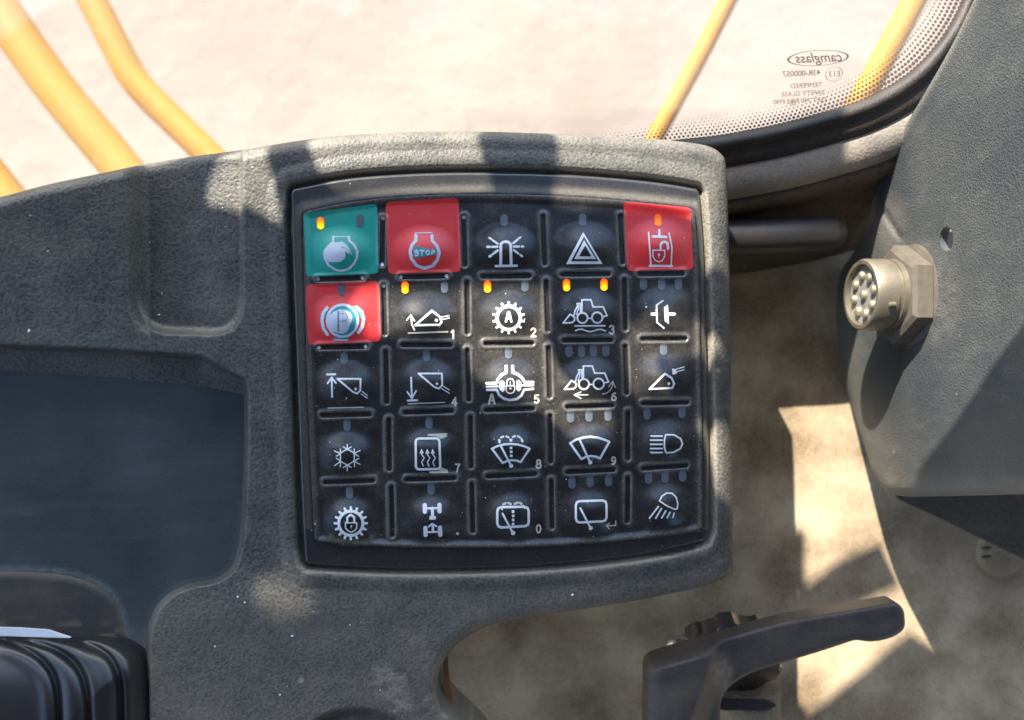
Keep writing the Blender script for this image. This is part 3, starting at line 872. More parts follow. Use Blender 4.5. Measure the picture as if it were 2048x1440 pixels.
icons[(2, 0)] = [('print', C3, [('s', [(288, 211), (338, 210)], 14), ('s', [(319, 350), (317, 230)], 13), ('s', [(291, 266), (317, 230), (343, 264)], 12), ('s', [(352, 238), (494, 238), (492, 310), (472, 328), (447, 318)], 13, True), ('c', 463, 300, 9),
                                ('s', [(498, 330), (534, 356)], 8), ('s', [(505, 315), (536, 342)], 8)], 0), ('cream', C3, [('s', [(295, 417), (512, 412)], 7)], 0)]
icons[(2, 1)] = [('print', C3, [('s', [(803, 230), (808, 352)], 13), ('s', [(780, 318), (808, 358), (834, 312)], 12), ('s', [(783, 371), (840, 369)], 14), ('s', [(848, 205), (992, 205), (994, 275), (974, 298), (946, 288)], 13, True), ('c', 962, 268, 9),
                                ('s', [(990, 297), (1038, 326)], 8), ('s', [(1000, 283), (1038, 306)], 8)], 0), ('cream', C3, [('s', [(785, 391), (1010, 382)], 7)] + glyph('4', 1068, 376, 56, 3.0), 0)]
icons[(2, 2)] = [('print', CC, [('s', [(228, 524), (364, 520), (380, 470), (430, 408), (492, 374), (492, 290)], 42), ('s', [(581, 290), (584, 374), (650, 400), (715, 452), (745, 508), (862, 508)], 42),
                                ('s', [(228, 568), (400, 565)], 30), ('s', [(705, 553), (865, 550)], 32), ('s', [(232, 612), (366, 612), (400, 686), (470, 735), (550, 752), (640, 738), (700, 692), (740, 610), (862, 598)], 38),
                                ('f', [(400, 500), (440, 475), (475, 510), (475, 620), (445, 650), (400, 610)]), ('f', [(630, 490), (665, 470), (705, 510), (700, 610), (665, 640), (630, 610)]),
                                ('s', [(502, 545), (502, 500), (520, 468), (550, 460), (580, 468), (598, 500), (598, 545)], 22), ('s', [(494, 556), (494, 620), (515, 652), (552, 662), (590, 650), (610, 612), (610, 556)], 20, True), ('c', 552, 592, 17),
                                ('s', [(550, 540), (550, 498)], 14)], 0), ('cream', CC, glyph('A', 297, 735, 145, 3.0) + glyph('5', 908, 738, 125, 3.0), 0)]
icons[(2, 3)] = [('print', CC, loader(20, 17) + [('s', [(1424, 681), (1612, 680)], 19), ('s', [(1515, 640), (1422, 681), (1515, 730)], 19)], 0),
                 ('cream', CC, [('s', [(1808, 670), (1870, 655), (1920, 610), (1945, 560), (1950, 500)], 15), ('s', [(1893, 572), (1948, 494), (1988, 580)], 14)] + glyph('6', 1965, 706, 122, 3.0), 0)]
icons[(2, 4)] = [('print', CF, [('s', [(218, 325), (332, 212), (380, 242), (400, 285), (386, 317)], 17, True), ('c', 360, 285, 12), ('f', [(383, 172), (412, 178), (422, 212), (388, 220)]), ('s', [(412, 179), (472, 162)], 9), ('s', [(418, 198), (474, 182)], 9)], 0)]
flake = [('s', [(412, 668), (455, 693), (455, 742), (412, 767), (370, 742), (370, 693)], 9, True)]
for a, b in (((412, 640), (412, 672)), ((490, 677), (452, 697)), ((490, 762), (452, 740)), ((412, 800), (412, 765)), ((334, 770), (372, 742)), ((334, 680), (372, 697)), ((455, 668), (455, 697)), ((482, 713), (455, 697)),
             ((482, 726), (455, 742)), ((457, 775), (456, 745)), ((345, 712), (370, 697)), ((370, 670), (370, 697)), ((345, 725), (372, 742)), ((370, 777), (370, 745)), ((388, 655), (412, 670)), ((437, 655), (412, 670)), ((388, 782), (412, 766)), ((437, 780), (412, 766))):
    flake.append(('s', [a, b], 9))
icons[(3, 0)] = [('print', C3, flake, 0)]
d3 = [('s', roundpoly([(831, 604), (976, 602), (983, 790), (833, 793)], 24).tolist(), 16, True)]
for k in (0, 35, 68):
    d3 += [('s', [(a + k, b) for a, b in wave], 9), ('f', [(853 + k, 697), (867 + k, 664), (883 + k, 695)])]
icons[(3, 1)] = [('print', C3, d3, 0), ('cream', C3, [('f', [(905, 577), (1025, 570), (1022, 594), (985, 606), (962, 592), (905, 587)]), ('f', [(912, 806), (975, 802), (987, 780), (1026, 794), (1030, 815), (920, 817)])] + glyph('7', 1088, 783, 54, 2.8), 0)]
fan = lambda: [('s', [(300, 392), (370, 358), (460, 334), (560, 326), (660, 336), (745, 360), (815, 392), (692, 575), (640, 556), (580, 549), (520, 554), (446, 586)], 33, True), ('s', [(425, 362), (558, 620)], 33), ('c', 562, 626, 31)]
icons[(3, 2)] = [('print', CD, fan() + [('f', [(540, 362), (580, 362), (580, 400), (540, 400)]), ('f', [(541, 416), (583, 416), (583, 453), (541, 453)]), ('f', [(542, 470), (584, 470), (584, 508), (542, 508)]), ('f', [(532, 252), (580, 252), (578, 298), (540, 298)]),
                                        ('s', [(402, 302), (400, 274)], 38), ('s', [(425, 238), (455, 225)], 32), ('s', [(495, 224), (526, 238)], 30), ('s', [(586, 232), (612, 220)], 34), ('s', [(652, 220), (682, 236)], 32), ('s', [(704, 262), (716, 292)], 36)], 0),
                 ('cream', CD, glyph('8', 937, 600, 128, 3.0), 0)]
icons[(3, 3)] = [('print', CD, [('s', [(1368, 316), (1450, 268), (1550, 238), (1640, 229), (1740, 240), (1830, 266), (1902, 298), (1776, 524), (1715, 500), (1650, 491), (1590, 502), (1520, 532)], 35, True), ('s', [(1502, 280), (1640, 578)], 33), ('c', 1643, 579, 30)], 0),
                 ('cream', CD, glyph('9', 1960, 556, 115, 3.0), 0)]
icons[(3, 4)] = [('print', CF, [('s', [(337, 662), (328, 700), (328, 758), (340, 796), (395, 792), (445, 765), (461, 730), (448, 692), (398, 663)], 14, True)] + [('s', [(226 if i % 4 else 229, y), (312, y)], 14) for i, y in enumerate((672, 702, 733, 764, 794))], 0)]
icons[(4, 0)] = [('print', C3, gear(434, 1123, 84, 64, 98, 16, 17) + [('s', [(412, 1118), (412, 1088), (433, 1070), (455, 1086), (455, 1118)], 15), ('s', [(401, 1120), (401, 1152), (418, 1170), (436, 1177), (454, 1170), (470, 1152), (470, 1120)], 10, True), ('c', 437, 1141, 7), ('s', [(437, 1141), (437, 1156)], 5)], 0)]
icons[(4, 1)] = [('print', C3, [('s', [(887, 1012), (888, 1052)], 28), ('s', [(977, 1010), (978, 1050)], 28), ('s', [(890, 1032), (975, 1030)], 15), ('s', [(933, 1030), (935, 1085)], 20), ('f', [(914, 1078), (956, 1078), (956, 1102), (914, 1102)]),
                                ('s', [(912, 1143), (933, 1126), (958, 1141)], 13), ('s', [(891, 1152), (892, 1194)], 28), ('s', [(980, 1150), (982, 1194)], 28), ('s', [(895, 1178), (980, 1175)], 14), ('s', [(937, 1135), (937, 1175)], 17)], 0), ('cream', C3, [('c', 1088, 1186, 9)], 0)]
icons[(4, 2)] = [('print', CE, [('s', [(372, 362), (385, 320), (420, 303), (740, 297), (785, 312), (800, 352), (802, 500), (790, 545), (750, 562), (425, 580), (385, 562), (372, 515)], 37, True), ('s', [(445, 392), (582, 650)], 32), ('c', 588, 655, 33),
                                ('f', [(568, 340), (608, 340), (608, 386), (568, 386)]), ('f', [(570, 402), (610, 402), (610, 441), (570, 441)]), ('f', [(570, 458), (610, 458), (610, 497), (570, 497)]), ('f', [(568, 513), (608, 513), (608, 550), (568, 550)]),
                                ('s', [(422, 295), (440, 338)], 22), ('s', [(728, 282), (748, 322)], 22)], 0),
                 ('cream', CE, glyph('0', 937, 598, 128, 2.8) + [('s', [(455, 263), (485, 250)], 34), ('s', [(525, 245), (556, 262)], 34), ('s', [(610, 258), (642, 243)], 34), ('s', [(675, 242), (704, 258)], 34)], 0)]
icons[(4, 3)] = [('print', CE, [('s', [(1445, 272), (1460, 234), (1500, 220), (1810, 211), (1850, 226), (1863, 266), (1865, 440), (1850, 480), (1815, 495), (1495, 512), (1458, 495), (1445, 452)], 35, True), ('s', [(1506, 316), (1645, 585)], 31), ('c', 1648, 588, 30)], 0),
                 ('cream', CE, [('s', [(1990, 492), (1990, 552), (1862, 556)], 17), ('s', [(1902, 522), (1858, 555), (1904, 598)], 15)], 0)]
icons[(4, 4)] = [('print', CF, [('s', [(291, 1150), (310, 1115), (345, 1092), (385, 1094), (415, 1125), (427, 1170), (422, 1208), (408, 1214), (350, 1190)], 13, True)] +
                  [('s', p, 15) for p in ([(283, 1192), (218, 1278)], [(306, 1208), (264, 1278)], [(338, 1224), (308, 1276)], [(370, 1234), (348, 1274)], [(400, 1242), (390, 1272)])], 0)]

key_labels = {(0, 0): 'green engine start key with a worn pale symbol', (0, 1): 'red engine stop key', (0, 2): 'rotating beacon key', (0, 3): 'hazard triangle key', (0, 4): 'red lock key with a cylinder and padlock',
              (1, 0): 'red parking brake key with a badly worn round symbol', (1, 1): 'bucket key numbered 1', (1, 2): 'gear key with the letter A', (1, 3): 'loader on rough ground key', (1, 4): 'clutch key',
              (2, 0): 'bucket raise stop key', (2, 1): 'bucket lower stop key', (2, 2): 'axle lock key', (2, 3): 'loader direction key', (2, 4): 'bucket coupler key',
              (3, 0): 'snowflake key', (3, 1): 'heated mirror key', (3, 2): 'front washer key', (3, 3): 'front wiper key', (3, 4): 'headlamp key',
              (4, 0): 'gear with padlock key', (4, 1): 'axles key', (4, 2): 'rear washer key', (4, 3): 'rear wiper key', (4, 4): 'work light key'}
colour_keys = {(0, 0): ('green', roundpoly([(607, 427), (754, 407), (757, 547), (612, 553)], 9)),
               (0, 1): ('red', roundpoly([(771, 404), (917, 395), (922, 544), (776, 548)], 11)),
               (0, 4): ('red', roundpoly([(1247, 403), (1381, 415), (1387, 539), (1254, 542)], 10)),
               (1, 0): ('red', roundpoly([(611, 569), (757, 561), (762, 683), (616, 690)], 11))}
names = {'print': 'symbol', 'worn': 'symbol', 'teal': 'base_print', 'cream': 'number', 'greyprint': 'letter'}
for r in range(5):
    for c_ in range(5):
        cx, cy = centres[r][c_]
        if (r, c_) in colour_keys:
            mk, poly = colour_keys[(r, c_)]
            fk = Field(poly, 1.0, 12)
            def zk(x, y):
                sd = SD(x, y)
                f = -FF(x, y)
                hh = h_film(x, y)
                return tilt(x) + np.maximum(hh, 6.0) + 0.5
            key = hfield('key', fk, zk, (poly[:, 0].min() - 3, poly[:, 1].min() - 3, poly[:, 0].max() + 3, poly[:, 1].max() + 3), 1.5, M[mk], keypad, skirt=1.2,
                         dust=lambda x, y: 0.10 * smooth(0.5, 0.8, fbm(x / 25, y / 25)) + 0.10 * np.exp(-((SD(x, y) - 8.5) / 3) ** 2))
            zs = lambda x, y: tilt(x) + np.maximum(h_film(x, y), 6.0) + 0.5
        else:
            fk = lambda x, y, cx=cx, cy=cy: (np.sqrt(((x - cx) / 66) ** 2 + ((y - cy) / 53) ** 2) - 1) * 55
            key = hfield('key', lambda x, y, fk=fk: np.maximum(fk(x, y), 9.5 - SD(x, y)), lambda x, y: z_film(x, y) + 0.25, (cx - 69, cy - 56, cx + 69, cy + 56), 1.5, M['film'], keypad, dust=dust_film)
            zs = z_film
        tag(key, label=key_labels[(r, c_)])
        for lx, ly, on in lamps.get((r, c_), []):
            cap = [(lx, ly - 4.6), (lx + 0.2, ly + 5)]
            mt = {0: M['lens'], 1: M['lit'], 2: M['lit_dim']}[on]
            lo = print_mesh('indicator_lamp', [('s', cap, 14.5)], (0, 0, 1.0), mt, key, 0.75, step=0.7, surf=lambda x, y, zs=zs: zs(x, y) + 0.9 * np.clip(1 - ((x - lx) / 7.5) ** 2, 0, 1))
            if on: tag(lo, label='lit orange indicator lamp')
        for i, (mk, conv, ops, wear) in enumerate(icons[(r, c_)]):
            nm = names[mk]
            if (r, c_) in ((3, 1), (4, 1)) and mk == 'cream': nm = 'number' if r == 3 else 'dot'
            print_mesh(nm, ops, conv, M[mk], key, 0.6 + 0.22 * i, wear=wear, surf=zs)

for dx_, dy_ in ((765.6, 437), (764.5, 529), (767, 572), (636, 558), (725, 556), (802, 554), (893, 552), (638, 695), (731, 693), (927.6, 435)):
    print_mesh('painted_glint', [('c', dx_, dy_, 3.8)], (0, 0, 1.0), M['print'], keypad, 4.0, step=0.8)  # white discs painted in as glints at the slot ends
# a few loose specks of grit on the film and the console
def grit(name, spots, zf, parent):
    V = []; Fc = []
    for (x, y, r) in spots:
        z = float(zf(np.array([float(x)]), np.array([float(y)]))[0])
        c0 = P(x, y, z + r * .3) / U
        n = len(V)
        for d in ((1, 0, 0), (0, 1, 0), (-1, 0, 0), (0, -1, 0), (0, 0, .8), (0, 0, -.6)):
            v = c0 + Vector(d) * r * random.uniform(.6, 1.2)
            V.append(tuple(v * U))
        for a, b in ((0, 1), (1, 2), (2, 3), (3, 0)):
            Fc += [(n + a, n + b, n + 4), (n + b, n + a, n + 5)]
    me = bpy.data.meshes.new(name); me.from_pydata(V, [], Fc)
    o = link(name, me, M['print'], parent); tag(o, kind='stuff'); return o
sp = []
for _ in range(110):
    x, y = random.uniform(612, 1398), random.uniform(425, 1080)
    if float(SD(np.array([x]), np.array([y]))[0]) > 9: sp.append((x, y, random.choice([0.7, 0.8, 0.9, 1.0, 1.6])))
grit('grit', sp, lambda x, y: z_film(x, y) + 0.4, keypad)
sp = [(x, y, s) for x, y, s in ((58, 662, 4), (318, 630, 3), (475, 1194, 3), (585, 1272, 3.5), (430, 1293, 2.5), (490, 1205, 2.5), (1145, 1190, 3.5), (620, 300, 1.5), (505, 335, 2), (700, 1250, 2), (560, 1390, 2.5), (760, 1380, 2))]
for _ in range(22):
    sp.append((random.uniform(320, 1300), random.uniform(1170, 1430), random.uniform(.5, 1.0)))
sp = [q for q in sp if FO(np.array([q[0]]), np.array([q[1]]))[0] < -25]
for _ in range(22):
    sp.append((random.uniform(10, 480), random.uniform(330, 1120), random.choice([.7, .8, 1.0, 1.6])))
sp = [q for q in sp if not (q[1] < 420 - q[0] * .2)]
grit('grit', sp, lambda x, y: tilt(x) + h_console(x, y), console)

# ================================================================== WINDOW, FRAME, WALL, FLOOR
edge = catmull([(900, 345), (1100, 318), (1240, 298), (1330, 285), (1430, 274), (1500, 262), (1560, 250), (1640, 229), (1720, 204), (1780, 175), (1830, 140), (1870, 98), (1904, 50), (1928, 0), (1950, -60), (1985, -160)], 8)
ZG = -300.0
window = thing('cab_window', 'curved-corner cab side window with dotted black border and printed maker mark, behind the console', 'window', tuple(P(1500, 150, ZG)))
gp = [(-400, 560), (-400, -300), (1990, -300)] + [tuple(p) for p in edge[::-1][::2]] + [(880, 350)]
glass = plate('glass', [[p for p in gp]], ZG, 16, M['glass'], window)
# dot border
V = []; Fc = []
t = np.gradient(edge, axis=0); seglen = np.linalg.norm(np.diff(edge, axis=0), axis=1)
cum = np.concatenate([[0], np.cumsum(seglen)])
pitch = 9.0
for row in range(8):
    off = 1.5 + row * 6.3
    s = cum[0] + (pitch / 2 if row % 2 else 0)
    rad0 = [4.3, 4.0, 3.4, 2.8, 2.2, 1.7, 1.25, 0.8][row]
    while s < cum[-1]:
        x = np.interp(s, cum, edge[:, 0]); y = np.interp(s, cum, edge[:, 1])
        i = min(np.searchsorted(cum, s), len(edge) - 1)
        tt = t[i] / np.linalg.norm(t[i])
        nn = np.array([tt[1], -tt[0]])
        # the border grows wider round the corner
        rad = rad0 * (0.66 + 0.34 * min(max((x - 1480) / 260, 0), 1))
        k = 1.0 + 0.55 * min(max((x - 1600) / 250, 0), 1)
        p = np.array([x, y]) + nn * off * k
        n = len(V)
        for a in range(8):
            V.append(tuple(P(p[0] + math.cos(a / 8 * 6.283) * rad, p[1] + math.sin(a / 8 * 6.283) * rad, ZG + 1.0)))
        Fc.append(tuple(range(n + 7, n - 1, -1)))
        s += pitch
me = bpy.data.meshes.new('dot_border'); me.from_pydata(V, [], Fc)
tag(link('dot_border', me, M['frit'], window), kind='stuff')
# printed mark, seen from inside so it reads mirrored
def text(name, body, cx, cy, size, z, mat, parent, mirror=True, skew=0.0, rot=0.0, bold=0.0):
    cu = bpy.data.curves.new(name, 'FONT'); cu.body = body; cu.align_x = 'CENTER'; cu.align_y = 'CENTER'; cu.size = 1.0; cu.offset = bold
    tmp = bpy.data.objects.new(name, cu); COL.objects.link(tmp)
    dg = bpy.context.evaluated_depsgraph_get()
    me = bpy.data.meshes.new_from_object(tmp.evaluated_get(dg))
    bpy.data.objects.remove(tmp)
    s = (D - z) / F * size * U
    c = P(cx, cy, z)
    for v in me.vertices:
        x, y = v.co.x, v.co.y
        x += skew * y
        if mirror: x = -x
        xx = x * math.cos(rot) - y * math.sin(rot); yy = x * math.sin(rot) + y * math.cos(rot)
        v.co = (c.x + xx * s, c.y + yy * s, c.z)
    me.materials.clear()
    return link(name, me, mat, parent)
gz = ZG + 1.0
text('maker_mark', 'camglass', 1637, 116, 27, gz, M['frit'], window, skew=0.25, rot=0.04, bold=0.012)
text('approval_number', '43R-000057', 1603, 147, 15.5, gz, M['frit'], window, rot=0.05, bold=0.01)
text('approval_mark', 'E13', 1669, 148, 16, gz, M['frit'], window, rot=0.05)
text('safety_text', 'TEMPERED', 1612, 171, 13.5, gz, M['frit'], window, rot=0.05)
text('safety_text', 'SAFETY GLASS', 1606, 187, 13.5, gz, M['frit'], window, rot=0.05)
text('safety_text', 'DOT 740 AS 2 M40', 1600, 202, 13, gz, M['frit'], window, rot=0.05)
print_mesh('dirt_spot', [('c', 1586, 204, 6.5), ('c', 1594, 200, 4)], (0, 0, 1.0), M['column'], window, 0, wear=1.2, surf=lambda x, y: ZG + 1.6 + 0 * x)
def ell(cx, cy, rx, ry, rot, w0, w1, name):
    V = []; Fc = []; n = 48
    for k in range(n):
        a = k / n * 2 * math.pi
        w = w0 + (w1 - w0) * abs(math.cos(a)) ** 3
        for q in (0, 1):
            x = (rx - q * w) * math.cos(a); y = (ry - q * w * .6) * math.sin(a)
            V.append(tuple(P(cx + x * math.cos(rot) - y * math.sin(rot), cy + x * math.sin(rot) + y * math.cos(rot), gz)))
    for k in range(n):
        a, b = 2 * k, 2 * ((k + 1) % n)
        Fc.append((a, b, b + 1, a + 1))
    me = bpy.data.meshes.new(name); me.from_pydata(V, [], Fc); link(name, me, M['frit'], window)
ell(1636, 116, 62, 15.5, -0.06, 1.6, 4.5, 'maker_oval')
ell(1668, 148, 18, 14, -0.3, 1.0, 1.6, 'approval_circle')
# rubber seal and pressed frame follow the glass edge
sweep('rubber_seal', edge, [(-3, ZG - 2), (0, ZG + 4), (5, ZG + 12), (13, ZG + 17), (21, ZG + 15), (27, ZG + 5), (32, ZG - 2), (46, ZG - 4), (58, ZG - 12), (66, ZG - 34)], M['rubber'], window)
frame = thing('window_frame', 'dusty pale pressed-metal frame curving below the cab window', 'frame', tuple(P(1600, 350, ZG)))
sweep('flange', edge, [(60, ZG - 30), (64, ZG - 22), (72, ZG - 20), (92, ZG - 24), (112, ZG - 34), (124, ZG - 50), (130, ZG - 76)], M['frame'], frame)
sweep('lower_lip', edge, [(127, ZG - 70), (134, ZG - 66), (144, ZG - 72), (154, ZG - 90), (160, ZG - 130)], M['wall'], frame)
# trim wall below the window, running down to the floor
wall = tag(sweep('trim_wall', edge, [(140, ZG - 90), (152, ZG - 120), (165, ZG - 150), (175, ZG - 170), (200, ZG - 200), (225, ZG - 260), (240, ZG - 330), (300, ZG - 520)], M['wall']),
           'dark brown dusty trim wall between window frame and cab floor', 'wall')
duct = thing('black_duct', 'glossy black tube lying below the window frame, ending beside the pillar', 'tube', tuple(P(1560, 470, -430)))
def wp(x, y, z): return P(x, y, z) / U
tube('pipe', [wp(1250, 484, -430), wp(1400, 476, -430), wp(1560, 470, -430), wp(1660, 467, -432), wp(1682, 466, -433), wp(1693, 466, -434)], [46, 46, 46, 45, 34, 6], M['duct'], duct, 28)

floor_poly = [(-2400, 560), (2600, 560), (2600, -2600), (-2400, -2600)]
# floor as a gently uneven sheet
nx, ny = 120, 90
gx, gy = np.meshgrid(np.linspace(-2400, 2800, nx), np.linspace(380, -2600, ny))
gzv = -750 + 26 * (vnoise(gx / 300, gy / 300) - .5) + 6 * (vnoise(gx / 60, gy / 60) - .5)
idx = np.arange(nx * ny).reshape(ny, nx)
q = np.stack([idx[1:, :-1], idx[1:, 1:], idx[:-1, 1:], idx[:-1, :-1]], -1).reshape(-1, 4)
me = mesh_np('cab_floor', np.stack([gx, gy, gzv], -1).reshape(-1, 3) * U, q, True, {'dust': np.zeros(nx * ny)})
tag(link('cab_floor', me, M['floor']), kind='structure')
# round plug in the floor
plug = thing('floor_plug', 'round dusty plug let into the cab floor at the right edge', 'plug', tuple(P(2005, 1105, -985)))
lathe('cap', [(78, 0), (78, 4), (72, 8), (60, 9), (58, 7), (0.5, 7)], wp(2005, 1105, -755), (0, 0, 1), M['floor'], plug)
for k in (-9, 9):
    c0 = wp(1975, 1105 + k, -741)
    plate('slot', [[(c0.x - 14, c0.y - 4), (c0.x + 14, c0.y - 2), (c0.x + 14, c0.y + 4), (c0.x - 14, c0.y + 2)]], -746, 4, M['dark'], plug, True)

# ================================================================== PILLAR (a near-vertical face, turned to the left)
XW = 941.0
pil_out = np.concatenate([
    catmull([(1990, -90), (1948, 0), (1905, 88), (1858, 172), (1815, 245), (1780, 312), (1752, 362), (1740, 392), (1744, 412), (1738, 440), (1716, 490), (1690, 530), (1668, 565), (1656, 600), (1656, 640), (1672, 710), (1700, 800), (1728, 890), (1744, 940), (1762, 972), (1785, 988), (1820, 994)], 5),
    np.array([(2000, 990), (2300, 982), (2300, -90)])])
FQ = Field(pil_out, 3, 40)
def pil_sdf(x, y):
    e = (np.sqrt(((x - 1893) / 13.5) ** 2 + ((y - 478) / 24.5) ** 2) - 1) * 16
    return np.maximum(FQ(x, y), -e)
def z_pil(x, y):
    xw = XW + 14 * (vnoise(x / 160, y / 200) - .5)
    base = D - xw * F / (np.maximum(x, 1500) - 1024)
    d = -FQ(x, y)
    R = 6 + 70 * smooth(400, 560, y)
    dd = np.clip(d, 0, R)
    base = base - (R * 1.1) * (1 - np.sqrt(np.clip(1 - ((R - dd) / R) ** 2, 0, 1)))
    # shallow pressed ridge running down from the bend at the left
    rd = seg_dist(x, y, (1752, 400, 1800, 475))
    return base + 0 * 10 * np.exp(-(rd / 14) ** 2) - 10 * np.exp(-((rd) / 7) ** 2)
pillar = thing('side_pillar', 'tall grey-green dusty metal pillar at the right with a small round hole', 'pillar', tuple(P(1850, 700, -400)))
def dust_pil(x, y):
    d = -FQ(x, y)
    a = 0.55 * smooth(14, 0, d) * smooth(520, 420, y)
    a += 0.6 * smooth(120, 20, np.hypot(x - 1830, (y - 590) * .8)) * vnoise(x / 10, y / 10)
    a += 0.5 * smooth(60, 6, np.hypot(x - 1770, (y - 450) * .7))
    a += 0.7 * smooth(70, 0, d) * smooth(930, 975, y)
    a += 0.45 * smooth(80, 5, d) * smooth(540, 640, y) * (0.4 + fbm(x / 14, y / 20))
    return np.clip(a, 0, 1)
hfield('panel', pil_sdf, z_pil, (1640, -95, 2305, 1000), 3, M['pillar'], pillar, skirt=22, dust=dust_pil, skirt_dir=(0.95, 0, -0.3))
# dark sheet painted in as the shade below the pillar
plate('painted_shade', [[(1770, 960), (2120, 960), (2120, 1150), (2048, 1118), (1965, 1078), (1880, 1036), (1800, 1000)]], -640, 12, M['under'], pillar)
# plate behind the hole
zc = float(z_pil(np.array([1893.]), np.array([478.]))[0])
c0 = Vector((XW + 14, (720 - 486) * (D - zc) / F, zc - 20))
bm = bmesh.new()
vs = [bm.verts.new((c0 + Vector(d)) * U) for d in ((0, -70, -60), (0, -70, 10), (0, 40, -20), (0, 60, -90))]
bm.faces.new(vs); bmesh.ops.solidify(bm, geom=bm.faces[:], thickness=0.001)
me = bpy.data.meshes.new('inner_bracket'); bm.to_mesh(me); bm.free(); link('inner_bracket', me, M['floor'], pillar)

# ---- connector
conn = thing('round_connector', 'pale round multi-pin metal connector with a large hexagonal nut, sticking out of the pillar', 'connector', tuple(P(1825, 590, -278)))
ax = Vector((-1, 0.0, 0.07)).normalized()
zb = D - XW * F / (1822 - 1024)
base = Vector((XW, (720 - 590) * (D - zb) / F, zb))
lathe('washer', [(118, -4), (118, 4), (112, 7), (60, 7)], base, ax, M['nut'], conn, 48)
lathe('nut', [(100, 7), (117, 9), (117, 44), (104, 50), (70, 50)], base, ax, M['nut'], conn, sides=6)
lathe('shell', [(84, 40), (84, 62), (80, 63), (80, 72), (84, 74), (84, 118), (80, 124), (72, 124), (70, 108), (0.5, 108)], base, ax, M['metal'], conn, 56)
lathe('insert', [(69, 107), (69, 112), (0.5, 112)], base, ax, M['insert'], conn, 40)
u = Vector((0, 1, 0)); v_ = ax.cross(u).normalized()
pins = [(0, 0)] + [(46, a) for a in range(0, 360, 45)]
for r_, a in pins:
    o_ = base + (u * math.cos(math.radians(a + 10)) + v_ * math.sin(math.radians(a + 10))) * r_
    lathe('pin', [(11, 110), (11, 117), (8.5, 121), (3, 122.5)], o_, ax, M['pin'], conn, 14)
for a in (20, 140, 250):   # bayonet lugs
    o_ = base + (u * math.cos(math.radians(a)) + v_ * math.sin(math.radians(a))) * 83
    lathe('lug', [(7, 84), (7, 98), (4, 100)], o_, ax, M['metal'], conn, 12)

# ================================================================== LEVER, KNOB
lever_out = roundpoly([(1292, 1322), (1350, 1304), (1395, 1291), (1560, 1243), (1792, 1203), (1808, 1218), (1811, 1256), (1792, 1272), (1765, 1281), (1735, 1284), (1712, 1279), (1640, 1303), (1500, 1345), (1458, 1372), (1441, 1400), (1436, 1600), (1290, 1600)],
                      [22, 20, 10, 30, 8, 12, 12, 12, 14, 14, 12, 30, 40, 20, 20, 4, 4])
FL = Field(lever_out, 3, 40)
def z_lever(x, y):
    d = -FL(x, y)
    R = 13.0
    dd = np.clip(d, 0, R)
    z = -R * (1 - np.sqrt(np.clip(1 - ((R - dd) / R) ** 2, 0, 1)))
    hub = smooth(1462, 1415, x + 0.35 * (y - 1330))
    cyl = 46 * np.sqrt(np.clip(1 - ((x - 1364) / 80) ** 2, 0, 1)) * smooth(1290, 1330, y + 0.25 * (x - 1364))
    web = 10 * smooth(1480, 1440, x)
    return -260 + z + hub * (cyl + web) - 0.06 * (x - 1400) * (x > 1400)
lev = thing('lever_handle', 'black plastic clamp lever with a long arm pointing right, below the keypad', 'lever', tuple(P(1400, 1400, -280)))
hfield('handle', FL, z_lever, (1280, 1195, 1820, 1520), 3, M['lever'], lev, skirt=50,
       dust=lambda x, y: np.clip(0.9 * smooth(32, 4, np.hypot(x - 1442, (y - 1345) * .55)) * (0.4 + vnoise(x / 6, y / 6)), 0, 1))
lathe('screw', [(38, 0), (38, 8), (30, 18), (14, 24), (1, 25)], wp(1362, 1306, -330), (0, 0.55, .83), M['steel'], lev, 32)
knob = thing('fluted_knob', 'glossy black fluted knob on a dusty column, behind the lever', 'knob', tuple(P(1460, 1320, -420)))
lathe('grip', [(118, -56), (134, -50), (138, -10), (128, 0), (90, 4), (1, 4)], wp(1462, 1330, -420), (0, -0.52, 0.85), M['knob'], knob, 96, lobes=9, lobe_amp=0.045)
lathe('stem', [(84, -300), (84, -50)], wp(1478, 1350, -430), (0, 0.2, 1), M['column'], knob, 40)
col_ = thing('control_column', 'dusty brown control column running down from the knob', 'column', tuple(P(1490, 1420, -600)))
tube('tube', [wp(1500, 1365, -520), wp(1500, 1420, -530), wp(1500, 1560, -550), wp(1500, 1800, -570)], 78, M['column'], col_, 36)
plate('slot', [roundpoly([(1440, 1398), (1535, 1400), (1556, 1411), (1535, 1420), (1440, 1421)], 8)], -438, 6, M['dark'], col_)

# ================================================================== HANDRAILS OUTSIDE
def rail(name, label, pts, z, r):
    o = thing(name, label, 'handrail', tuple(P(pts[0][0], pts[0][1], z)), 'yellow handrails outside the window')
    pp = catmull(pts, 6)
    tube('rail_tube', [wp(p[0], p[1], z) for p in pp], r, M['yellow'], o, 28)
    return o
rail('handrail', 'thick straight yellow handrail, second from the left, seen through the window', [(-130, -180), (-10, 5), (110, 175), (262, 360), (400, 550)], -2200, 96)
rail('handrail', 'bent yellow handrail right of the thick one on the left', [(100, -150), (150, -60), (187, 5), (230, 90), (268, 158), (320, 215), (430, 322), (600, 490)], -2400, 72)
rail('handrail', 'short piece of yellow handrail in the far left corner above the console', [(-200, 130), (-60, 300), (20, 400), (120, 520)], -2200, 84)
rail('handrail', 'slim bright yellow handrail leaning right, in the middle of the window', [(1520, -120), (1457, 0), (1385, 140), (1310, 275), (1200, 480)], -1700, 36)
rail('handrail', 'bright yellow handrail behind the printed mark near the pillar', [(1900, -150), (1828, 0), (1760, 130), (1700, 240), (1600, 420)], -1700, 50)

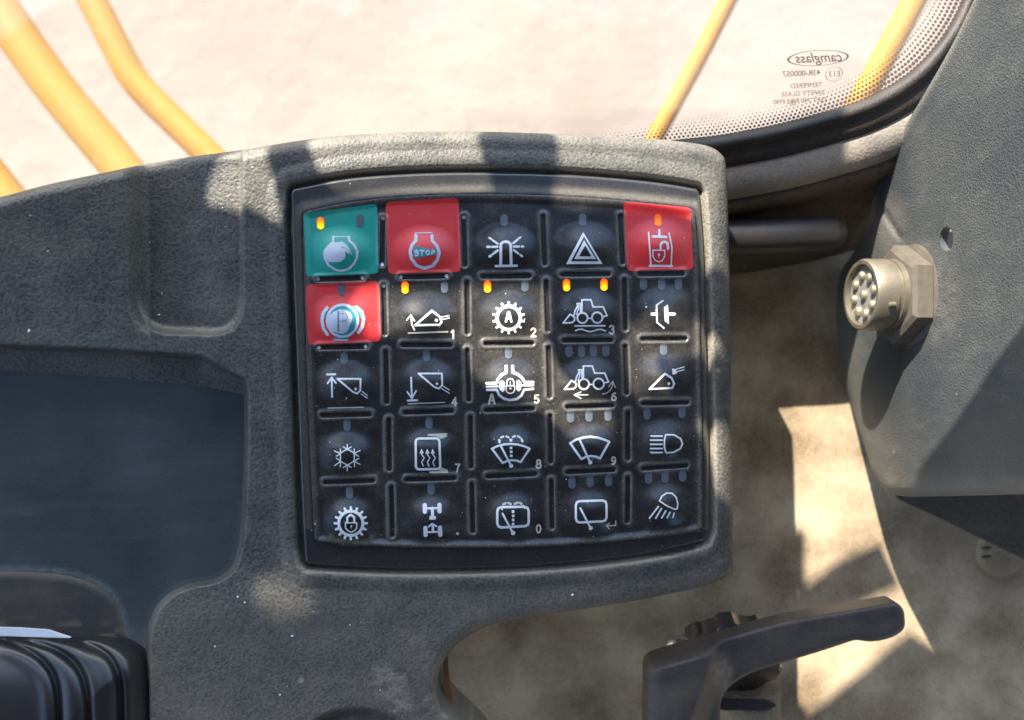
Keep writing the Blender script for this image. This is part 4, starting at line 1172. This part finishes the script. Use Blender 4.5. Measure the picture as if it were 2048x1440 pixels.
# ================================================================== ADDED BLOCKERS, OUT OF THE PICTURE: they cast the broken shade; cab shell follows
ZS = 1300.0
DX, DY = -SUN[0] * (ZS - 900), -SUN[1] * (ZS - 900)
def sh(pts): return [(p[0] + DX, p[1] + DY) for p in pts]
def up(pts, zs, jitter=0):
    """points on a lit surface, carried back along the sunlight to the height of the added mask"""
    out_ = []
    for p in pts:
        z = zs(p[0]) if callable(zs) else zs
        w = wp(p[0], p[1], z)
        k = ZS - z
        out_.append((w.x - SUN[0] * k, w.y - SUN[1] * k))
    return out_
holes = [  # outlines of the sun patches, used as cut-outs in the added panel
    [(372, 352), (420, 270), (500, 250), (524, 262), (533, 300), (556, 385), (584, 470), (530, 440), (480, 415), (430, 390)],
    [(622, 225), (940, 225), (955, 270), (975, 340), (990, 396), (900, 402), (800, 402), (700, 402), (662, 385), (640, 340)],
    [(1112, 200), (1466, 200), (1473, 400), (1473, 552), (1400, 545), (1396, 460), (1330, 436), (1250, 432), (1180, 440), (1110, 420), (1122, 330)],
    [(722, 600), (790, 588), (950, 585), (1098, 587), (1102, 690), (1122, 740), (1152, 785), (1215, 812), (1236, 870), (1182, 902), (1130, 880), (1104, 845), (1000, 800), (950, 760), (925, 700), (780, 692), (725, 680)],
    [(1262, 664), (1400, 652), (1473, 745), (1473, 1015), (1440, 1000), (1410, 885), (1340, 815), (1272, 803)],
    [(480, 1150), (520, 1140), (600, 1180), (650, 1225), (640, 1262), (600, 1255), (540, 1215)],
]
inner = [holes[0], holes[1], holes[3]]
slits = []  # narrow cut-outs that blur into one soft patch of light
for i in range(-3, 4):
    ln = math.sqrt(1 - (i / 3.8) ** 2)
    c0 = np.array([578.0, 1203.0]) + np.array([-0.46, 0.89]) * i * 17
    ax_ = np.array([0.89, 0.46]) * 108 * ln; pr = np.array([-0.46, 0.89]) * (6.8 - 0.6 * abs(i))
    slits.append([tuple(c0 - ax_), tuple(c0 - ax_ * .5 - pr), tuple(c0 + ax_ * .5 - pr), tuple(c0 + ax_), tuple(c0 + ax_ * .5 + pr), tuple(c0 - ax_ * .5 + pr)])
holes_w = [up(catmull(h, 3, True), tilt) for h in inner] + [up(h, tilt) for h in slits]
topl = [(-400, 380), (-150, 325), (0, 300), (200, 250), (360, 212), (470, 190), (640, 190), (955, 190), (1010, 240), (1095, 248)]
notch_a = catmull([(1108, 262), (1122, 330), (1110, 420), (1180, 440), (1250, 432), (1330, 436), (1396, 460), (1410, 540), (1480, 552)], 3).tolist()
notch_b = catmull([(1480, 742), (1400, 652), (1262, 664), (1272, 803), (1340, 815), (1410, 885), (1440, 1000), (1480, 1015)], 3).tolist()
rim_path = up(topl + notch_a + notch_b + [(1480, 1175)], tilt)
mask_out = rim_path + sh([(-160, 480), (-470, 330), (-700, 150), (-3200, 150)])
shade_mask = thing('sun_blocker', 'dark panel added outside the picture, its cut-outs shaped to let sun patches through', 'shade_mask', (0, 0.25, ZS * U))  # added unseen panel, shaped to throw sun patches on the console
plate('panel', [mask_out] + holes_w, ZS, 10, M['dark'], shade_mask, True)
block_strip = tag(plate('shade_strip', [[(-1100, 2345), (-215, 2345), (-195, 2500), (-1100, 2500)]], ZS, 10, M['dark'], None, True), 'narrow dark strip added outside the picture to shade the window frame', 'strip')  # added unseen strip that keeps the sun off the window frame
block_plate = tag(plate('shade_plate', [sh(roundpoly([(463, 1017), (310, 1082), (150, 1200), (60, 1120), (-200, 880), (-200, 400), (600, 400), (900, 700), (900, 1000)], [5, 40, 40, 40, 20, 60, 60, 60, 60]))], ZS + 30, 10, M['dark'], None, True),
            'dark plate added outside the picture to shade the lever and pillar', 'plate')  # added unseen plate that shades the lever and the lower pillar
def bar(pts, r, label):  # unseen curved bars, added to cast shade bands on the floor
    o = thing('shade_bar', label, 'bar', (pts[0][0] * U, pts[0][1] * U, ZS * U))
    tube('bar_tube', [(p[0], p[1], ZS) for p in sh(catmull(pts, 6))], r, M['dark'], o)
bar([(-300, 1180), (-176, 1222), (-117, 1262), (-40, 1320), (40, 1360), (86, 1378)], 44, 'upper curved dark bar added outside the picture to cast a shade band')
bar([(-300, 760), (-176, 850), (-40, 950), (90, 1060), (180, 1130)], 38, 'lower curved dark bar added outside the picture to cast a shade band')
# roof over the whole cab and the closed rear wall behind the operator
roof = thing('cab_roof', 'dark lined cab roof high above the console', 'roof', (0, 0, 0.95))
bm = bmesh.new()
bmesh.ops.create_cube(bm, size=1, matrix=Matrix.Translation((0.38, -0.30, 0.97)) @ Matrix.Diagonal((1.84, 1.3, 0.04, 1)))
me = bpy.data.meshes.new('panel'); bm.to_mesh(me); bm.free(); link('panel', me, M['dark'], roof)
side = thing('side_wall', 'dark closed side wall of the cab far to the right, outside the picture', 'wall', (1.1, 0, 0.2))
bm = bmesh.new()
bmesh.ops.create_cube(bm, size=1, matrix=Matrix.Translation((1.1, -0.35, 0.25)) @ Matrix.Diagonal((0.04, 1.2, 1.4, 1)))
me = bpy.data.meshes.new('panel'); bm.to_mesh(me); bm.free(); link('panel', me, M['dark'], side)
rear = thing('rear_wall', 'dark closed rear wall of the cab behind the operator', 'wall', (0, -0.95, 0.2))
bm = bmesh.new()
bmesh.ops.create_cube(bm, size=1, matrix=Matrix.Translation((0.1, -0.97, 0.2)) @ Matrix.Diagonal((1.5, 0.04, 1.5, 1)))
me = bpy.data.meshes.new('panel'); bm.to_mesh(me); bm.free(); link('panel', me, M['dark'], rear)

print('objects', len(bpy.data.objects), 'tris', sum(len(o.data.loop_triangles) if False else len(o.data.polygons) * 2 for o in bpy.data.objects if o.type == 'MESH'))
